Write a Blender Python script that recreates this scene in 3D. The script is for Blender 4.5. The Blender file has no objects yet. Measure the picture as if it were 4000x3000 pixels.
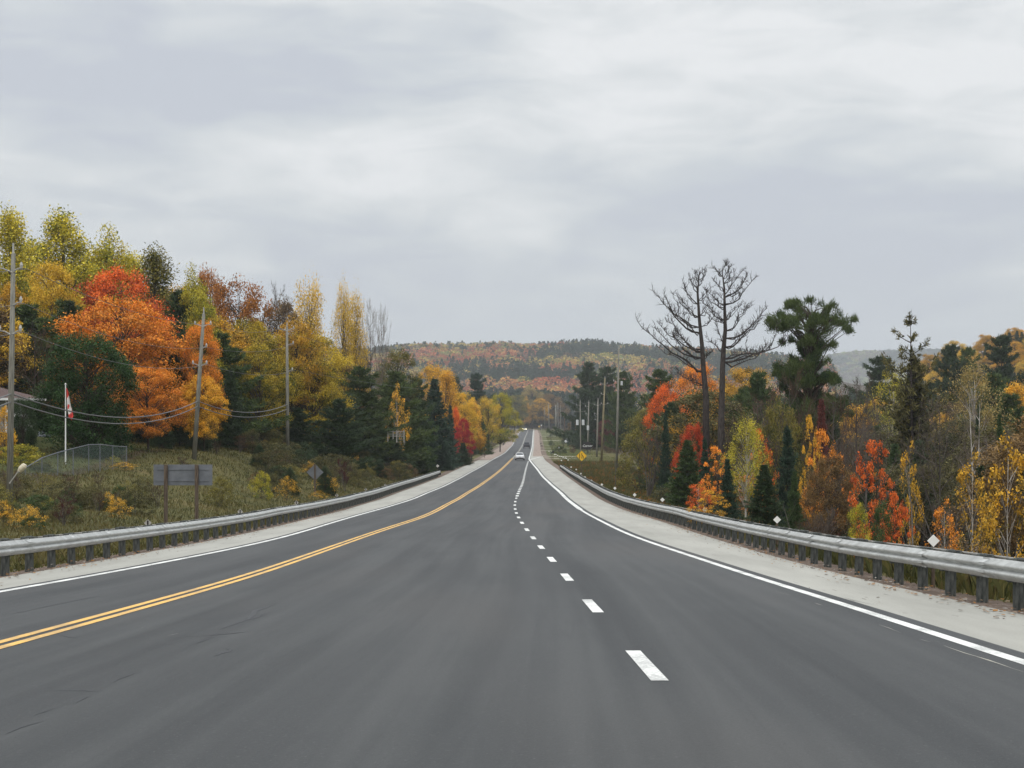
import bpy, math, random
import numpy as np
from mathutils import Vector, Matrix

# ------------------------------------------------------------------ camera, sky, sun, exposure
S = bpy.context.scene
COL = S.collection
rad = math.radians
cam_d = bpy.data.cameras.new("camera"); cam = bpy.data.objects.new("camera", cam_d); COL.objects.link(cam)
cam.location = (0, 0, 0); cam.rotation_euler = (rad(90), 0, 0)
cam_d.sensor_width = 36; cam_d.lens = 61.2; cam_d.shift_y = 0.0225
cam_d.clip_start = 0.5; cam_d.clip_end = 20000
S.camera = cam
S.view_settings.view_transform = 'Standard'; S.view_settings.look = 'None'
S.view_settings.exposure = EXPOSURE = 0.12; S.view_settings.gamma = 1
S.cycles.use_denoising = True
S.cycles.max_bounces = 6; S.cycles.diffuse_bounces = 3; S.cycles.glossy_bounces = 2
S.cycles.transmission_bounces = 3; S.cycles.transparent_max_bounces = 12; S.cycles.volume_bounces = 0
SUN_EL, SUN_ROT = rad(52), rad(200)

def nd(nt, t, **kw):
    n = nt.nodes.new(t)
    for k, v in kw.items():
        if k.startswith('i_'): n.inputs[k[2:]].default_value = v
        else: setattr(n, k, v)
    return n

def math_n(nt, op, a, b=None, c=None, clamp=False):
    n = nt.nodes.new('ShaderNodeMath'); n.operation = op; n.use_clamp = clamp
    for i, s in enumerate((a, b, c)):
        if s is None: continue
        if isinstance(s, (int, float)): n.inputs[i].default_value = s
        else: nt.links.new(s, n.inputs[i])
    return n.outputs[0]

def mixc(nt, fac, a, b, mode='MIX'):
    n = nt.nodes.new('ShaderNodeMix'); n.data_type = 'RGBA'; n.blend_type = mode
    for s, i in ((fac, 0), (a, 6), (b, 7)):
        if isinstance(s, (int, float)): n.inputs[i].default_value = s
        elif isinstance(s, tuple): n.inputs[i].default_value = (*s[:3], 1)
        else: nt.links.new(s, n.inputs[i])
    return n.outputs[2]

def ramp(nt, fac, stops):
    n = nt.nodes.new('ShaderNodeValToRGB'); nt.links.new(fac, n.inputs[0])
    e = n.color_ramp.elements
    while len(e) < len(stops): e.new(0.5)
    for x, (p, c) in zip(e, stops):
        x.position = p; x.color = (c, c, c, 1) if isinstance(c, (int, float)) else (*c, 1)
    return n.outputs[0]

W = bpy.data.worlds.new("World"); S.world = W; W.use_nodes = True
nt = W.node_tree; nt.nodes.clear(); L = nt.links.new
out = nd(nt, 'ShaderNodeOutputWorld'); bg = nd(nt, 'ShaderNodeBackground')
sky = nd(nt, 'ShaderNodeTexSky'); sky.sky_type = 'NISHITA'; sky.sun_disc = False
sky.sun_elevation = SUN_EL; sky.sun_rotation = SUN_ROT
tc = nd(nt, 'ShaderNodeTexCoord')
sx = nd(nt, 'ShaderNodeSeparateXYZ'); L(tc.outputs['Generated'], sx.inputs[0])
def sky_noise(sx_, sy_, sz_, off, scale, detail, rough=0.5, dist=0.0):
    cm = nd(nt, 'ShaderNodeMapping'); cm.inputs['Scale'].default_value = (sx_, sy_, sz_)
    cm.inputs['Location'].default_value = off; L(tc.outputs['Generated'], cm.inputs[0])
    n = nd(nt, 'ShaderNodeTexNoise'); n.inputs['Scale'].default_value = scale
    n.inputs['Detail'].default_value = detail; n.inputs['Roughness'].default_value = rough
    n.inputs['Distortion'].default_value = dist
    L(cm.outputs[0], n.inputs[0]); return n.outputs[0]
n1 = sky_noise(1, 1, 3.4, (3.1, 0.4, 0.35), 4.0, 4, 0.42, 0.25)
n2 = sky_noise(1, 1, 3.6, (7.7, 2.2, 1.9), 13, 6, 0.55, 0.6)
nm = math_n(nt, 'ADD', math_n(nt, 'MULTIPLY', n1, 0.66), math_n(nt, 'MULTIPLY', n2, 0.34))
cl = ramp(nt, nm, [(0.39, (0.535, 0.566, 0.625)), (0.46, (0.600, 0.634, 0.665)), (0.53, (0.70, 0.724, 0.734)), (0.61, (0.82, 0.83, 0.835))])
hz = ramp(nt, sx.outputs[2], [(0.0, 1.0), (0.075, 0.0)])
cl = mixc(nt, math_n(nt, 'MULTIPLY', hz, 0.75), cl, (0.630, 0.680, 0.698))
# overcast sky is brighter overhead than near the horizon
zen = nd(nt, 'ShaderNodeMapRange', interpolation_type='SMOOTHSTEP')
L(sx.outputs[2], zen.inputs[0]); zen.inputs[1].default_value = 0.26; zen.inputs[2].default_value = 0.85
zen.inputs[3].default_value = 1.0; zen.inputs[4].default_value = 2.5
vm = nd(nt, 'ShaderNodeVectorMath', operation='SCALE'); L(cl, vm.inputs[0]); L(zen.outputs[0], vm.inputs['Scale'])
sk = nd(nt, 'ShaderNodeVectorMath', operation='SCALE'); L(sky.outputs[0], sk.inputs[0]); sk.inputs['Scale'].default_value = 0.10
fin = mixc(nt, 0.95, sk.outputs[0], vm.outputs[0])
L(fin, bg.inputs[0]); bg.inputs[1].default_value = 1.0; L(bg.outputs[0], out.inputs[0])

sd = bpy.data.lights.new("sun", 'SUN'); sd.energy = 1.0; sd.angle = rad(35); sd.color = (1, 0.95, 0.88)
so = bpy.data.objects.new("sun", sd); COL.objects.link(so)
# direction: high, from behind-left of the camera
_sv = Vector((math.sin(SUN_ROT) * math.cos(SUN_EL), math.cos(SUN_ROT) * math.cos(SUN_EL), math.sin(SUN_EL)))
so.rotation_euler = _sv.to_track_quat('Z', 'Y').to_euler()

# ------------------------------------------------------------------ helpers
F, CX, HV = 6800.0, 2000.0, 1590.0          # focal length and horizon of the photograph, in its own pixels
K = 4000 / 2212.0

def tag(o, label=None, cat=None, group=None, kind=None):
    if label: o['label'] = label
    if cat: o['category'] = cat
    if group: o['group'] = group
    if kind: o['kind'] = kind
    return o

def mesh(name, V, Fc, mats=None, mi=None, attrs=None, smooth=False, uv=None):
    me = bpy.data.meshes.new(name)
    V = np.asarray(V, dtype=np.float32).reshape(-1, 3)
    if isinstance(Fc, np.ndarray) and Fc.ndim == 2:
        k = Fc.shape[1]; n = len(Fc)
        me.vertices.add(len(V)); me.vertices.foreach_set('co', V.ravel())
        me.loops.add(n * k); me.loops.foreach_set('vertex_index', Fc.astype(np.int32).ravel())
        me.polygons.add(n); me.polygons.foreach_set('loop_start', np.arange(0, n * k, k, dtype=np.int32))
        me.update(calc_edges=True)
    else:
        me.from_pydata([tuple(v) for v in V], [], [tuple(int(i) for i in f) for f in Fc])
    for m in (mats or []):
        if m: me.materials.append(m)
    if mi is not None: me.polygons.foreach_set('material_index', np.asarray(mi, dtype=np.int32))
    for k_, (dom, typ, data) in (attrs or {}).items():
        a = me.attributes.new(k_, typ, dom)
        a.data.foreach_set('value' if typ == 'FLOAT' else 'color', np.asarray(data, dtype=np.float32).ravel())
    if uv is not None:
        u = me.uv_layers.new(name='UVMap'); li = np.empty(len(me.loops), dtype=np.int32)
        me.loops.foreach_get('vertex_index', li); u.data.foreach_set('uv', np.asarray(uv, dtype=np.float32)[li].ravel())
    if smooth: me.polygons.foreach_set('use_smooth', np.ones(len(me.polygons), dtype=bool))
    me.update(); me.validate()
    return me

def obj(name, me, parent=None, loc=(0, 0, 0), rot=(0, 0, 0), scale=(1, 1, 1)):
    o = bpy.data.objects.new(name, me); COL.objects.link(o)
    o.location = loc; o.rotation_euler = rot; o.scale = scale
    if parent: o.parent = parent
    return o

def empty(name, loc, rz=0, scale=(1, 1, 1)):
    o = bpy.data.objects.new(name, None); COL.objects.link(o); o.empty_display_size = 0.2
    o.location = loc; o.rotation_euler = (0, 0, rz); o.scale = scale
    return o

class MB:
    """collects simple shapes into one mesh"""
    def __init__(s): s.V = []; s.F = []
    def add(s, V, Fc):
        b = len(s.V); s.V += [tuple(v) for v in V]; s.F += [tuple(b + i for i in f) for f in Fc]; return s
    def box(s, c, d, rz=0, taper=1.0):
        V = []
        for z in (-1, 1):
            k = taper if z > 0 else 1
            for x, y in ((-1, -1), (1, -1), (1, 1), (-1, 1)):
                px, py = x * d[0] / 2 * k, y * d[1] / 2 * k
                V.append((c[0] + px * math.cos(rz) - py * math.sin(rz), c[1] + px * math.sin(rz) + py * math.cos(rz), c[2] + z * d[2] / 2))
        return s.add(V, [(0, 3, 2, 1), (4, 5, 6, 7), (0, 1, 5, 4), (1, 2, 6, 5), (2, 3, 7, 6), (3, 0, 4, 7)])
    def tube(s, P, R, n=8, cap=True):
        P = [Vector(p) for p in P]
        if isinstance(R, (int, float)): R = [R] * len(P)
        b = len(s.V); ref = None
        for i, p in enumerate(P):
            t = (P[min(i + 1, len(P) - 1)] - P[max(i - 1, 0)]).normalized()
            if ref is None: ref = t.orthogonal().normalized()
            a = (ref - t * ref.dot(t)).normalized(); ref = a; c = t.cross(a)
            for k in range(n):
                q = 2 * math.pi * k / n
                s.V.append(tuple(p + (a * math.cos(q) + c * math.sin(q)) * R[i]))
        for i in range(len(P) - 1):
            for k in range(n):
                k2 = (k + 1) % n
                s.F.append((b + i * n + k, b + i * n + k2, b + (i + 1) * n + k2, b + (i + 1) * n + k))
        if cap:
            s.F.append(tuple(b + k for k in reversed(range(n)))); s.F.append(tuple(b + (len(P) - 1) * n + k for k in range(n)))
        return s
    def loft(s, secs, closed=True):
        b = len(s.V); n = len(secs[0])
        for q in secs: s.V += [tuple(p) for p in q]
        for i in range(len(secs) - 1):
            for k in range(n if closed else n - 1):
                k2 = (k + 1) % n
                s.F.append((b + i * n + k, b + i * n + k2, b + (i + 1) * n + k2, b + (i + 1) * n + k))
        if closed:
            s.F.append(tuple(b + k for k in reversed(range(n)))); s.F.append(tuple(b + (len(secs) - 1) * n + k for k in range(n)))
        return s
    def build(s, name, mat, parent=None, smooth=False, loc=(0, 0, 0), rz=0):
        me = mesh(name, s.V, s.F, [mat], smooth=smooth)
        return obj(name, me, parent, loc, (0, 0, rz))

def sm(x, a, b):
    t = np.clip((np.asarray(x, dtype=float) - a) / (b - a), 0, 1); return t * t * (3 - 2 * t)

def vnoise(x, y, seed=0):
    x = np.asarray(x, dtype=float); y = np.asarray(y, dtype=float)
    xi = np.floor(x); yi = np.floor(y); fx = x - xi; fy = y - yi
    fx = fx * fx * (3 - 2 * fx); fy = fy * fy * (3 - 2 * fy)
    def h(a, b):
        v = np.sin(a * 127.1 + b * 311.7 + seed * 74.7) * 43758.5453; return v - np.floor(v)
    return (h(xi, yi) * (1 - fx) + h(xi + 1, yi) * fx) * (1 - fy) + (h(xi, yi + 1) * (1 - fx) + h(xi + 1, yi + 1) * fx) * fy
def fbm(x, y, seed=0, o=4):
    r = 0; a = 0.5; t = 0
    for i in range(o): r = r + a * vnoise(np.asarray(x) * 2 ** i, np.asarray(y) * 2 ** i, seed + i); t += a; a *= 0.5
    return r / t

# ------------------------------------------------------------------ the road's shape, measured from the photograph
_dash = [(17.3, 2587.6), (26.3, 2362), (35.3, 2253.5), (44.3, 2184), (53.3, 2137), (62.3, 2101), (71.3, 2069), (80.3, 2041.6), (89.3, 2021),
         (98.3, 2004), (107.3, 1988.3), (116.3, 1972.8), (125.3, 1959.4), (134.3, 1946.6), (148, 1925), (160, 1911.3), (178, 1894.1), (196, 1878.6),
         (214, 1866.6), (235, 1853), (260, 1838), (300, 1817), (345, 1797), (420, 1776), (530, 1754), (654, 1738), (895, 1704), (1214, 1677), (1320, 1669)]
_pd = np.array([-60, 0, 8] + [d for d, v in _dash] + [1500, 9000.])
_pz = np.array([1.65, -1.65, -2.06] + [-(v - HV) * d / F for d, v in _dash] + [-16, -16.])
_gd = np.concatenate([np.arange(-60, 400, 1.0), np.arange(400, 9000, 4.0)])
_gz0 = np.interp(_gd, _pd, _pz)
def _smooth(v, k):
    p = np.pad(v, k, mode='edge'); ker = np.hanning(2 * k + 1); ker /= ker.sum(); return np.convolve(p, ker, 'same')[k:-k]
_gz0 = np.interp(_gd, _gd, _smooth(_gz0, 9))
def zr(D): return np.interp(D, _gd, _gz0)

_sd = np.concatenate([np.arange(5, 400, 0.25), np.arange(400, 1400, 2.0)])
_sv_ = HV - F * zr(_sd) / _sd
def D_of_v(v, h=0.0):
    """distance at which something h metres above the road centre line is seen at picture row v"""
    vv = HV - F * (zr(_sd) + h) / _sd
    return float(np.interp(-v, -vv, _sd))
def line(pts, h=0.0):
    r = []
    for u, v in pts:
        d = D_of_v(v, h); r.append((d, (u - CX) / F * d))
    r.sort(); return np.array(r)
def interp_line(a, ext=None):
    d, x = a[:, 0], a[:, 1]
    s0 = (x[2] - x[0]) / (d[2] - d[0])
    g = np.arange(-60, 1400, 1.0); y = np.interp(g, d, x); lo = g < d[0]; y[lo] = x[0] + (g[lo] - d[0]) * s0
    y = _smooth(_smooth(y, 12), 12)
    return lambda D: np.interp(D, g, y)

R_edge = line([(4000, 2588), (3814, 2529), (3565, 2448), (3316, 2366), (3000, 2270), (2806, 2206), (2625.5, 2147.3), (2408.5, 2067), (2300, 2011), (2243.6, 1972.4),
               (2189, 1923.6), (2153, 1892.9), (2120.6, 1862), (2099, 1833), (2079, 1809.7), (2066, 1794), (2071, 1777), (2078, 1750), (2080.8, 1712.7), (2082.6, 1689), (2085, 1677)])
L_edge = line([(0, 2312), (316, 2255.7), (633, 2199), (1000, 2124.6), (1184.8, 2076), (1429, 2003), (1562.7, 1966), (1725.5, 1903.6), (1834, 1846.6), (1942.4, 1785.6), (1972, 1769),
               (2003, 1737), (2015.7, 1709), (2035, 1683), (2042, 1676.6)])
YEL = line([(0, 2520), (316.5, 2434), (633, 2348), (1000, 2244), (1184.8, 2176), (1429, 2088.5), (1644, 2023), (1752.6, 1967), (1861, 1905), (1931.6, 1854.8), (2000, 1793),
            (2027, 1762), (2042, 1735), (2053, 1703), (2061, 1686), (2063.5, 1676)])
DASH = line([(2513, 2587.6), (2308.6, 2362), (2212.9, 2253.5), (2154.6, 2184), (2113.7, 2137), (2083, 2101), (2058.4, 2069), (2037, 2041.5), (2024.8, 2021), (2016.6, 2004),
             (2011, 1988), (2010, 1973), (2012, 1959), (2016, 1946), (2021.5, 1935), (2027.5, 1918), (2034, 1905), (2039, 1894), (2045, 1875), (2049, 1853), (2054, 1832), (2060, 1812), (2065, 1798)])
R_sh = line([(4000, 2407), (3678, 2339), (3452, 2289.6), (3000, 2172), (2842.5, 2121), (2625.5, 2052.5), (2408.5, 1983.8), (2300, 1925), (2243.6, 1883.8), (2189, 1842), (2153, 1817),
             (2128, 1798.8), (2113, 1772), (2108, 1740), (2106, 1700), (2098, 1677)])
L_sh = line([(0, 2258), (316, 2208), (633, 2147), (1000, 2077), (1184.8, 2033.6), (1429, 1968.5), (1562.7, 1924), (1703.8, 1872), (1780, 1837), (1866, 1799), (1900, 1779.7), (1945, 1752),
             (1970.5, 1738), (1990, 1708), (2010, 1685), (2022, 1676)])
fRE, fLE, fY, fDA, fRS, fLS = [interp_line(a) for a in (R_edge, L_edge, YEL, DASH, R_sh, L_sh)]
def bend(D):            # beyond the far end of the straight the road swings left
    q = np.clip(np.asarray(D, dtype=float) - 1180, 0, 150); return -(q / 9.5) ** 2 * 0.25
def XL(D): return fLS(D) + bend(D)
def XR(D): return fRS(D) + bend(D)

AL = (np.array([-60, 50, 60, 80, 100, 125, 180, 215, 250, 300, 400, 600, 9000]), np.array([0.3, 0.3, 0.5, 0.9, 2.0, 3.7, 4.3, 3.4, 2.2, 1.2, 0.7, 0.4, 0.3]))
AR = (np.array([-60, 20, 150, 200, 250, 300, 9000]), np.array([4.0, 4.5, 4.5, 2.5, 0.7, 0.0, 0.0]))
CREST = np.array([(-2000, 0), (200, 700), (600, 752), (760, 752), (820, 750), (860, 745), (900, 740), (960, 737), (1020, 738), (1080, 734), (1130, 739), (1180, 738), (1230, 734), (1270, 732),
                  (1310, 740), (1360, 741), (1420, 746), (1560, 752), (1650, 762), (1750, 790), (2000, 815), (4000, 815)], dtype=float)
CREST[0, 1] = 700
HY = 2650.0
def crest_z(X):
    x = X / HY * (F / K) + 1106
    return (HV / K - (np.interp(x, CREST[:, 0], CREST[:, 1]) + 35)) * HY / (F / K)
def gz(X, Y):
    X = np.asarray(X, dtype=float); Y = np.asarray(Y, dtype=float)
    z = zr(Y); tL = XL(Y) - X; tR = X - XR(Y); t = np.maximum(tL, tR)
    off = -0.05 - 0.12 * sm(t, 0.0, 2.0)
    off = off + np.interp(Y, *AL) * sm(tL, 3.0, 16.0) + np.clip(tL - 16, 0, 130) * (0.10 * (1 - sm(Y, 300, 600)) + 0.02)
    off = off - np.interp(Y, *AR) * sm(tR, 1.8, 15.0)
    off = off + 0.5 * (fbm(X / 9, Y / 14, 3) - 0.5) * sm(t, 2, 9)
    # hill at the right edge, behind the near woods
    off = off + 37 * np.exp(-(np.clip(215 - X, 0, 999) / 72) ** 2 - ((Y - 700) / 150) ** 2) * sm(tR, 20, 90) * (1 - sm(X, 420, 700))
    s = sm(Y, 1260, HY) ** 1.05 * (1 - 0.6 * sm(Y, HY + 80, 3600))
    h = (crest_z(X) + 16) * s + 9 * (fbm(X / 160, Y / 210, 9) - 0.5) * np.sin(np.clip(s, 0, 1) * math.pi) * 1.6
    far = 180 * np.exp(-np.abs((X - 1330) / 560) ** 3 - ((Y - 5900) / 700) ** 2) * (1 + 0.1 * (fbm(X / 300, Y / 300, 4) - .5))
    return z + np.where((t > 0) | (Y > 1425), off * (1 - 0.9 * sm(Y, 1400, 1500)), -0.25) + h + far
def g1(X, Y): return float(gz(np.array([X]), np.array([Y]))[0])
def at(x, D):            # display column (2212 px wide picture) -> X at distance D
    return (x * K - CX) / F * D
def zat(y, D): return (HV - y * K) / F * D

# ------------------------------------------------------------------ materials
def mat(name):
    m = bpy.data.materials.new(name); m.use_nodes = True; t = m.node_tree; t.nodes.clear()
    o = nd(t, 'ShaderNodeOutputMaterial'); return m, t, o
def pbr(t, o, **kw):
    b = nd(t, 'ShaderNodeBsdfPrincipled'); t.links.new(b.outputs[0], o.inputs[0])
    for k, v in kw.items():
        k = k.replace('_', ' ')
        if isinstance(v, (int, float, tuple)):
            b.inputs[k].default_value = (*v, 1) if isinstance(v, tuple) and len(v) == 3 else v
        else: t.links.new(v, b.inputs[k])
    return b
def coords(t, kind='Object', scale=(1, 1, 1)):
    c = nd(t, 'ShaderNodeTexCoord'); m = nd(t, 'ShaderNodeMapping'); m.inputs['Scale'].default_value = scale
    t.links.new(c.outputs[kind], m.inputs[0]); return m.outputs[0]
def noise(t, vec, scale, detail=3, rough=0.5):
    n = nd(t, 'ShaderNodeTexNoise'); n.inputs['Scale'].default_value = scale; n.inputs['Detail'].default_value = detail
    n.inputs['Roughness'].default_value = rough; t.links.new(vec, n.inputs[0]); return n.outputs[0]
def attr(t, name, typ='GEOMETRY'):
    a = nd(t, 'ShaderNodeAttribute'); a.attribute_type = typ; a.attribute_name = name; return a
def bump(t, h, st, dist):
    b = nd(t, 'ShaderNodeBump'); b.inputs['Strength'].default_value = st; b.inputs['Distance'].default_value = dist
    t.links.new(h, b.inputs['Height']); return b.outputs[0]
def noisy(name, c1, c2, scale, rough=0.7, metal=0.0, sc=(1, 1, 1), bs=0.0, lo=0.35, hi=0.65, spec=0.4):
    m, t, o = mat(name); v = coords(t, 'Object', sc); n = noise(t, v, scale, 5, 0.6)
    c = ramp(t, n, [(lo, c1), (hi, c2)])
    kw = dict(Base_Color=c, Roughness=rough, Metallic=metal); b = pbr(t, o, **kw); b.inputs['Specular IOR Level'].default_value = spec
    if bs: t.links.new(bump(t, n, bs, 0.02), b.inputs['Normal'])
    return m
def plain(name, c, rough=0.6, metal=0.0, var=0.12, em=None):
    m, t, o = mat(name); n = noise(t, coords(t), 6, 3)
    c2 = tuple(x * (1 - var) for x in c); c3 = tuple(min(1, x * (1 + var)) for x in c)
    b = pbr(t, o, Base_Color=ramp(t, n, [(0.35, c2), (0.65, c3)]), Roughness=rough, Metallic=metal)
    if em: b.inputs['Emission Color'].default_value = (*em[0], 1); b.inputs['Emission Strength'].default_value = em[1]
    return m

M = {}
# asphalt: UV = (metres from the yellow line, metres along the road)
m, t, o = mat('asphalt'); M['asphalt'] = m
uvn = nd(t, 'ShaderNodeUVMap'); uvn.uv_map = 'UVMap'
def uvs(sx_, sy_):
    mp = nd(t, 'ShaderNodeMapping'); mp.inputs['Scale'].default_value = (sx_, sy_, 1); t.links.new(uvn.outputs[0], mp.inputs[0]); return mp.outputs[0]
nA = noise(t, uvs(1.1, 0.035), 1.0, 4, 0.55); nB = noise(t, uvs(0.35, 0.10), 1.0, 5, 0.6); nC = noise(t, uvs(9, 2.0), 1.0, 3, 0.7); nG = noise(t, uvs(42, 30), 1, 3, 0.85)
nD = noise(t, uvs(3.6, 0.012), 1.0, 2, 0.5)
v = math_n(t, 'ADD', math_n(t, 'MULTIPLY', nA, 0.44), math_n(t, 'MULTIPLY', nB, 0.18))
v = math_n(t, 'ADD', v, math_n(t, 'MULTIPLY', nC, 0.05)); v = math_n(t, 'ADD', v, math_n(t, 'MULTIPLY', nG, 0.19)); v = math_n(t, 'ADD', v, math_n(t, 'MULTIPLY', nD, 0.17))
c = ramp(t, v, [(0.40, (0.0145, 0.016, 0.0175)), (0.49, (0.027, 0.029, 0.030)), (0.58, (0.046, 0.048, 0.048))])
# worn wheel tracks
sxy = nd(t, 'ShaderNodeSeparateXYZ'); t.links.new(uvn.outputs[0], sxy.inputs[0])
w1 = math_n(t, 'SINE', math_n(t, 'ADD', math_n(t, 'MULTIPLY', sxy.outputs[0], 3.3), math_n(t, 'MULTIPLY', nB, 1.4)))
c = mixc(t, math_n(t, 'MULTIPLY', math_n(t, 'ADD', w1, 1.0), 0.10), c, (0.058, 0.059, 0.059))
spk = noise(t, uvs(26, 14), 1.0, 2, 0.7)
c = mixc(t, ramp(t, spk, [(0.62, 0.0), (0.70, 0.45)]), c, (0.10, 0.10, 0.098)); c = mixc(t, ramp(t, spk, [(0.30, 0.5), (0.38, 0.0)]), c, (0.016, 0.016, 0.017))
# darker paver seams with brownish binder
sm_n = noise(t, uvs(0.9, 0.03), 1.6, 2, 0.5)
seam = nd(t, 'ShaderNodeMapRange'); t.links.new(math_n(t, 'ABSOLUTE', math_n(t, 'SUBTRACT', sm_n, 0.5)), seam.inputs[0]); seam.inputs[1].default_value = 0.0; seam.inputs[2].default_value = 0.012
seam.inputs[3].default_value = 0.22; seam.inputs[4].default_value = 0.0
c = mixc(t, seam.outputs[0], c, (0.022, 0.023, 0.026))
br = ramp(t, noise(t, uvs(0.22, 0.03), 1.0, 3), [(0.5, 0.0), (0.66, 0.5)])
c = mixc(t, br, c, (0.060, 0.056, 0.052))
b = pbr(t, o, Base_Color=c, Roughness=math_n(t, 'ADD', 0.56, math_n(t, 'MULTIPLY', nG, 0.3)))
b.inputs['Specular IOR Level'].default_value = 0.42
t.links.new(bump(t, nG, 0.8, 0.010), b.inputs['Normal'])

m, t, o = mat('paved_shoulder'); M['shoulder'] = m
uvn = nd(t, 'ShaderNodeUVMap'); uvn.uv_map = 'UVMap'
nA = noise(t, uvs(0.8, 0.1), 1.0, 5, 0.6); nG = noise(t, uvs(30, 30), 1, 3, 0.8); nS = noise(t, uvs(5, 0.8), 1, 4, 0.6)
c = ramp(t, math_n(t, 'ADD', math_n(t, 'MULTIPLY', nA, 0.6), math_n(t, 'MULTIPLY', nG, 0.4)), [(0.35, (0.255, 0.25, 0.22)), (0.65, (0.385, 0.375, 0.335))])
c = mixc(t, ramp(t, nS, [(0.655, 0.0), (0.70, 0.75)]), c, (0.16, 0.15, 0.13))
b = pbr(t, o, Base_Color=c, Roughness=0.9); t.links.new(bump(t, nG, 0.5, 0.01), b.inputs['Normal'])

def dirt(name, c1, c2, c3):
    m, t, o = mat(name); v = coords(t); nA = noise(t, v, 0.6, 6, 0.7); nG = noise(t, v, 14, 4, 0.8)
    c = ramp(t, math_n(t, 'ADD', math_n(t, 'MULTIPLY', nA, 0.5), math_n(t, 'MULTIPLY', nG, 0.5)), [(0.33, c1), (0.5, c2), (0.68, c3)])
    b = pbr(t, o, Base_Color=c, Roughness=0.95); t.links.new(bump(t, nG, 0.7, 0.03), b.inputs['Normal']); return m
M['gravel'] = dirt('brown_gravel', (0.12, 0.085, 0.065), (0.25, 0.19, 0.155), (0.40, 0.32, 0.27))
M['drive'] = dirt('pale_gravel', (0.30, 0.27, 0.21), (0.42, 0.38, 0.30), (0.55, 0.50, 0.42))

def paint(name, col, wear):
    m, t, o = mat(name); v = coords(t); n = noise(t, v, 25, 4, 0.8); n2 = noise(t, v, 1.2, 3)
    k = math_n(t, 'ADD', math_n(t, 'MULTIPLY', n, 0.6), math_n(t, 'MULTIPLY', n2, 0.4))
    c = mixc(t, ramp(t, k, [(wear, 0.55), (wear + 0.1, 0.0)]), col, (0.13, 0.13, 0.13)); pbr(t, o, Base_Color=c, Roughness=0.6); return m
M['white_paint'] = paint('white_road_paint', (0.74, 0.74, 0.70), 0.43)
M['yellow_paint'] = paint('yellow_road_paint', (0.76, 0.44, 0.09), 0.43)
M['faded_paint'] = paint('faded_road_paint', (0.42, 0.40, 0.33), 0.42)

# ground: masks come from vertex attributes, everything else is procedural
m, t, o = mat('ground'); M['ground'] = m
v = coords(t); nA = noise(t, v, 0.16, 6, 0.65); nB = noise(t, v, 1.3, 5, 0.7); nG = noise(t, v, 9, 4, 0.8)
mixn = math_n(t, 'ADD', math_n(t, 'MULTIPLY', nA, 0.45), math_n(t, 'ADD', math_n(t, 'MULTIPLY', nB, 0.35), math_n(t, 'MULTIPLY', nG, 0.2)))
grass = ramp(t, mixn, [(0.36, (0.045, 0.044, 0.020)), (0.46, (0.080, 0.076, 0.028)), (0.54, (0.112, 0.100, 0.036)), (0.64, (0.15, 0.112, 0.052))])
floor = ramp(t, mixn, [(0.38, (0.030, 0.026, 0.018)), (0.5, (0.060, 0.045, 0.026)), (0.62, (0.12, 0.075, 0.03))])
lawn = ramp(t, mixn, [(0.38, (0.045, 0.055, 0.02)), (0.5, (0.082, 0.092, 0.03)), (0.64, (0.13, 0.12, 0.05))])
grv = ramp(t, math_n(t, 'ADD', math_n(t, 'MULTIPLY', nB, 0.5), math_n(t, 'MULTIPLY', nG, 0.5)), [(0.36, (0.075, 0.055, 0.042)), (0.5, (0.16, 0.12, 0.095)), (0.66, (0.30, 0.24, 0.20))])
def edge(a, amt=0.5):
    q = math_n(t, 'ADD', attr(t, a).outputs['Fac'], math_n(t, 'MULTIPLY', math_n(t, 'SUBTRACT', nB, 0.5), amt * 2)); return ramp(t, q, [(0.42, 0.0), (0.58, 1.0)])
c = mixc(t, edge('forest', 0.7), grass, floor); c = mixc(t, edge('lawn', 0.3), c, lawn); c = mixc(t, edge('gravel', 0.6), c, grv)
b = pbr(t, o, Base_Color=c, Roughness=1.0); b.inputs['Specular IOR Level'].default_value = 0.15
t.links.new(bump(t, math_n(t, 'ADD', nB, nG), 0.8, 0.08), b.inputs['Normal'])

def leafmat(name, trans=0.30):
    m, t, o = mat(name); oi = nd(t, 'ShaderNodeObjectInfo'); t2 = attr(t, 'tint2', 'OBJECT')
    lv = attr(t, 'lv').outputs['Fac']; cv = attr(t, 'cv').outputs['Fac']
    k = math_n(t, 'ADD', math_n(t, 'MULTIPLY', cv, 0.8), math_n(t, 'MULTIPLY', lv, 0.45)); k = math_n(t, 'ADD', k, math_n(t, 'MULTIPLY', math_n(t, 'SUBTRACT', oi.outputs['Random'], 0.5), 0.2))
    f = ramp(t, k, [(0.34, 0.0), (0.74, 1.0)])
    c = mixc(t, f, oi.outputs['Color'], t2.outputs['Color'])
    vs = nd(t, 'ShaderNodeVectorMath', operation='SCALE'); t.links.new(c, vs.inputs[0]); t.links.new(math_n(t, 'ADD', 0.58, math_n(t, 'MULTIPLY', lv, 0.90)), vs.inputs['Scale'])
    b = nd(t, 'ShaderNodeBsdfPrincipled'); t.links.new(vs.outputs[0], b.inputs['Base Color']); b.inputs['Roughness'].default_value = 0.65; b.inputs['Specular IOR Level'].default_value = 0.25
    tr = nd(t, 'ShaderNodeBsdfTranslucent'); t.links.new(vs.outputs[0], tr.inputs[0]); mx = nd(t, 'ShaderNodeMixShader'); mx.inputs[0].default_value = trans
    t.links.new(b.outputs[0], mx.inputs[1]); t.links.new(tr.outputs[0], mx.inputs[2]); t.links.new(mx.outputs[0], o.inputs[0]); return m
M['leaf'] = leafmat('autumn_leaves', 0.22); M['needle'] = leafmat('needles', 0.12)
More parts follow.
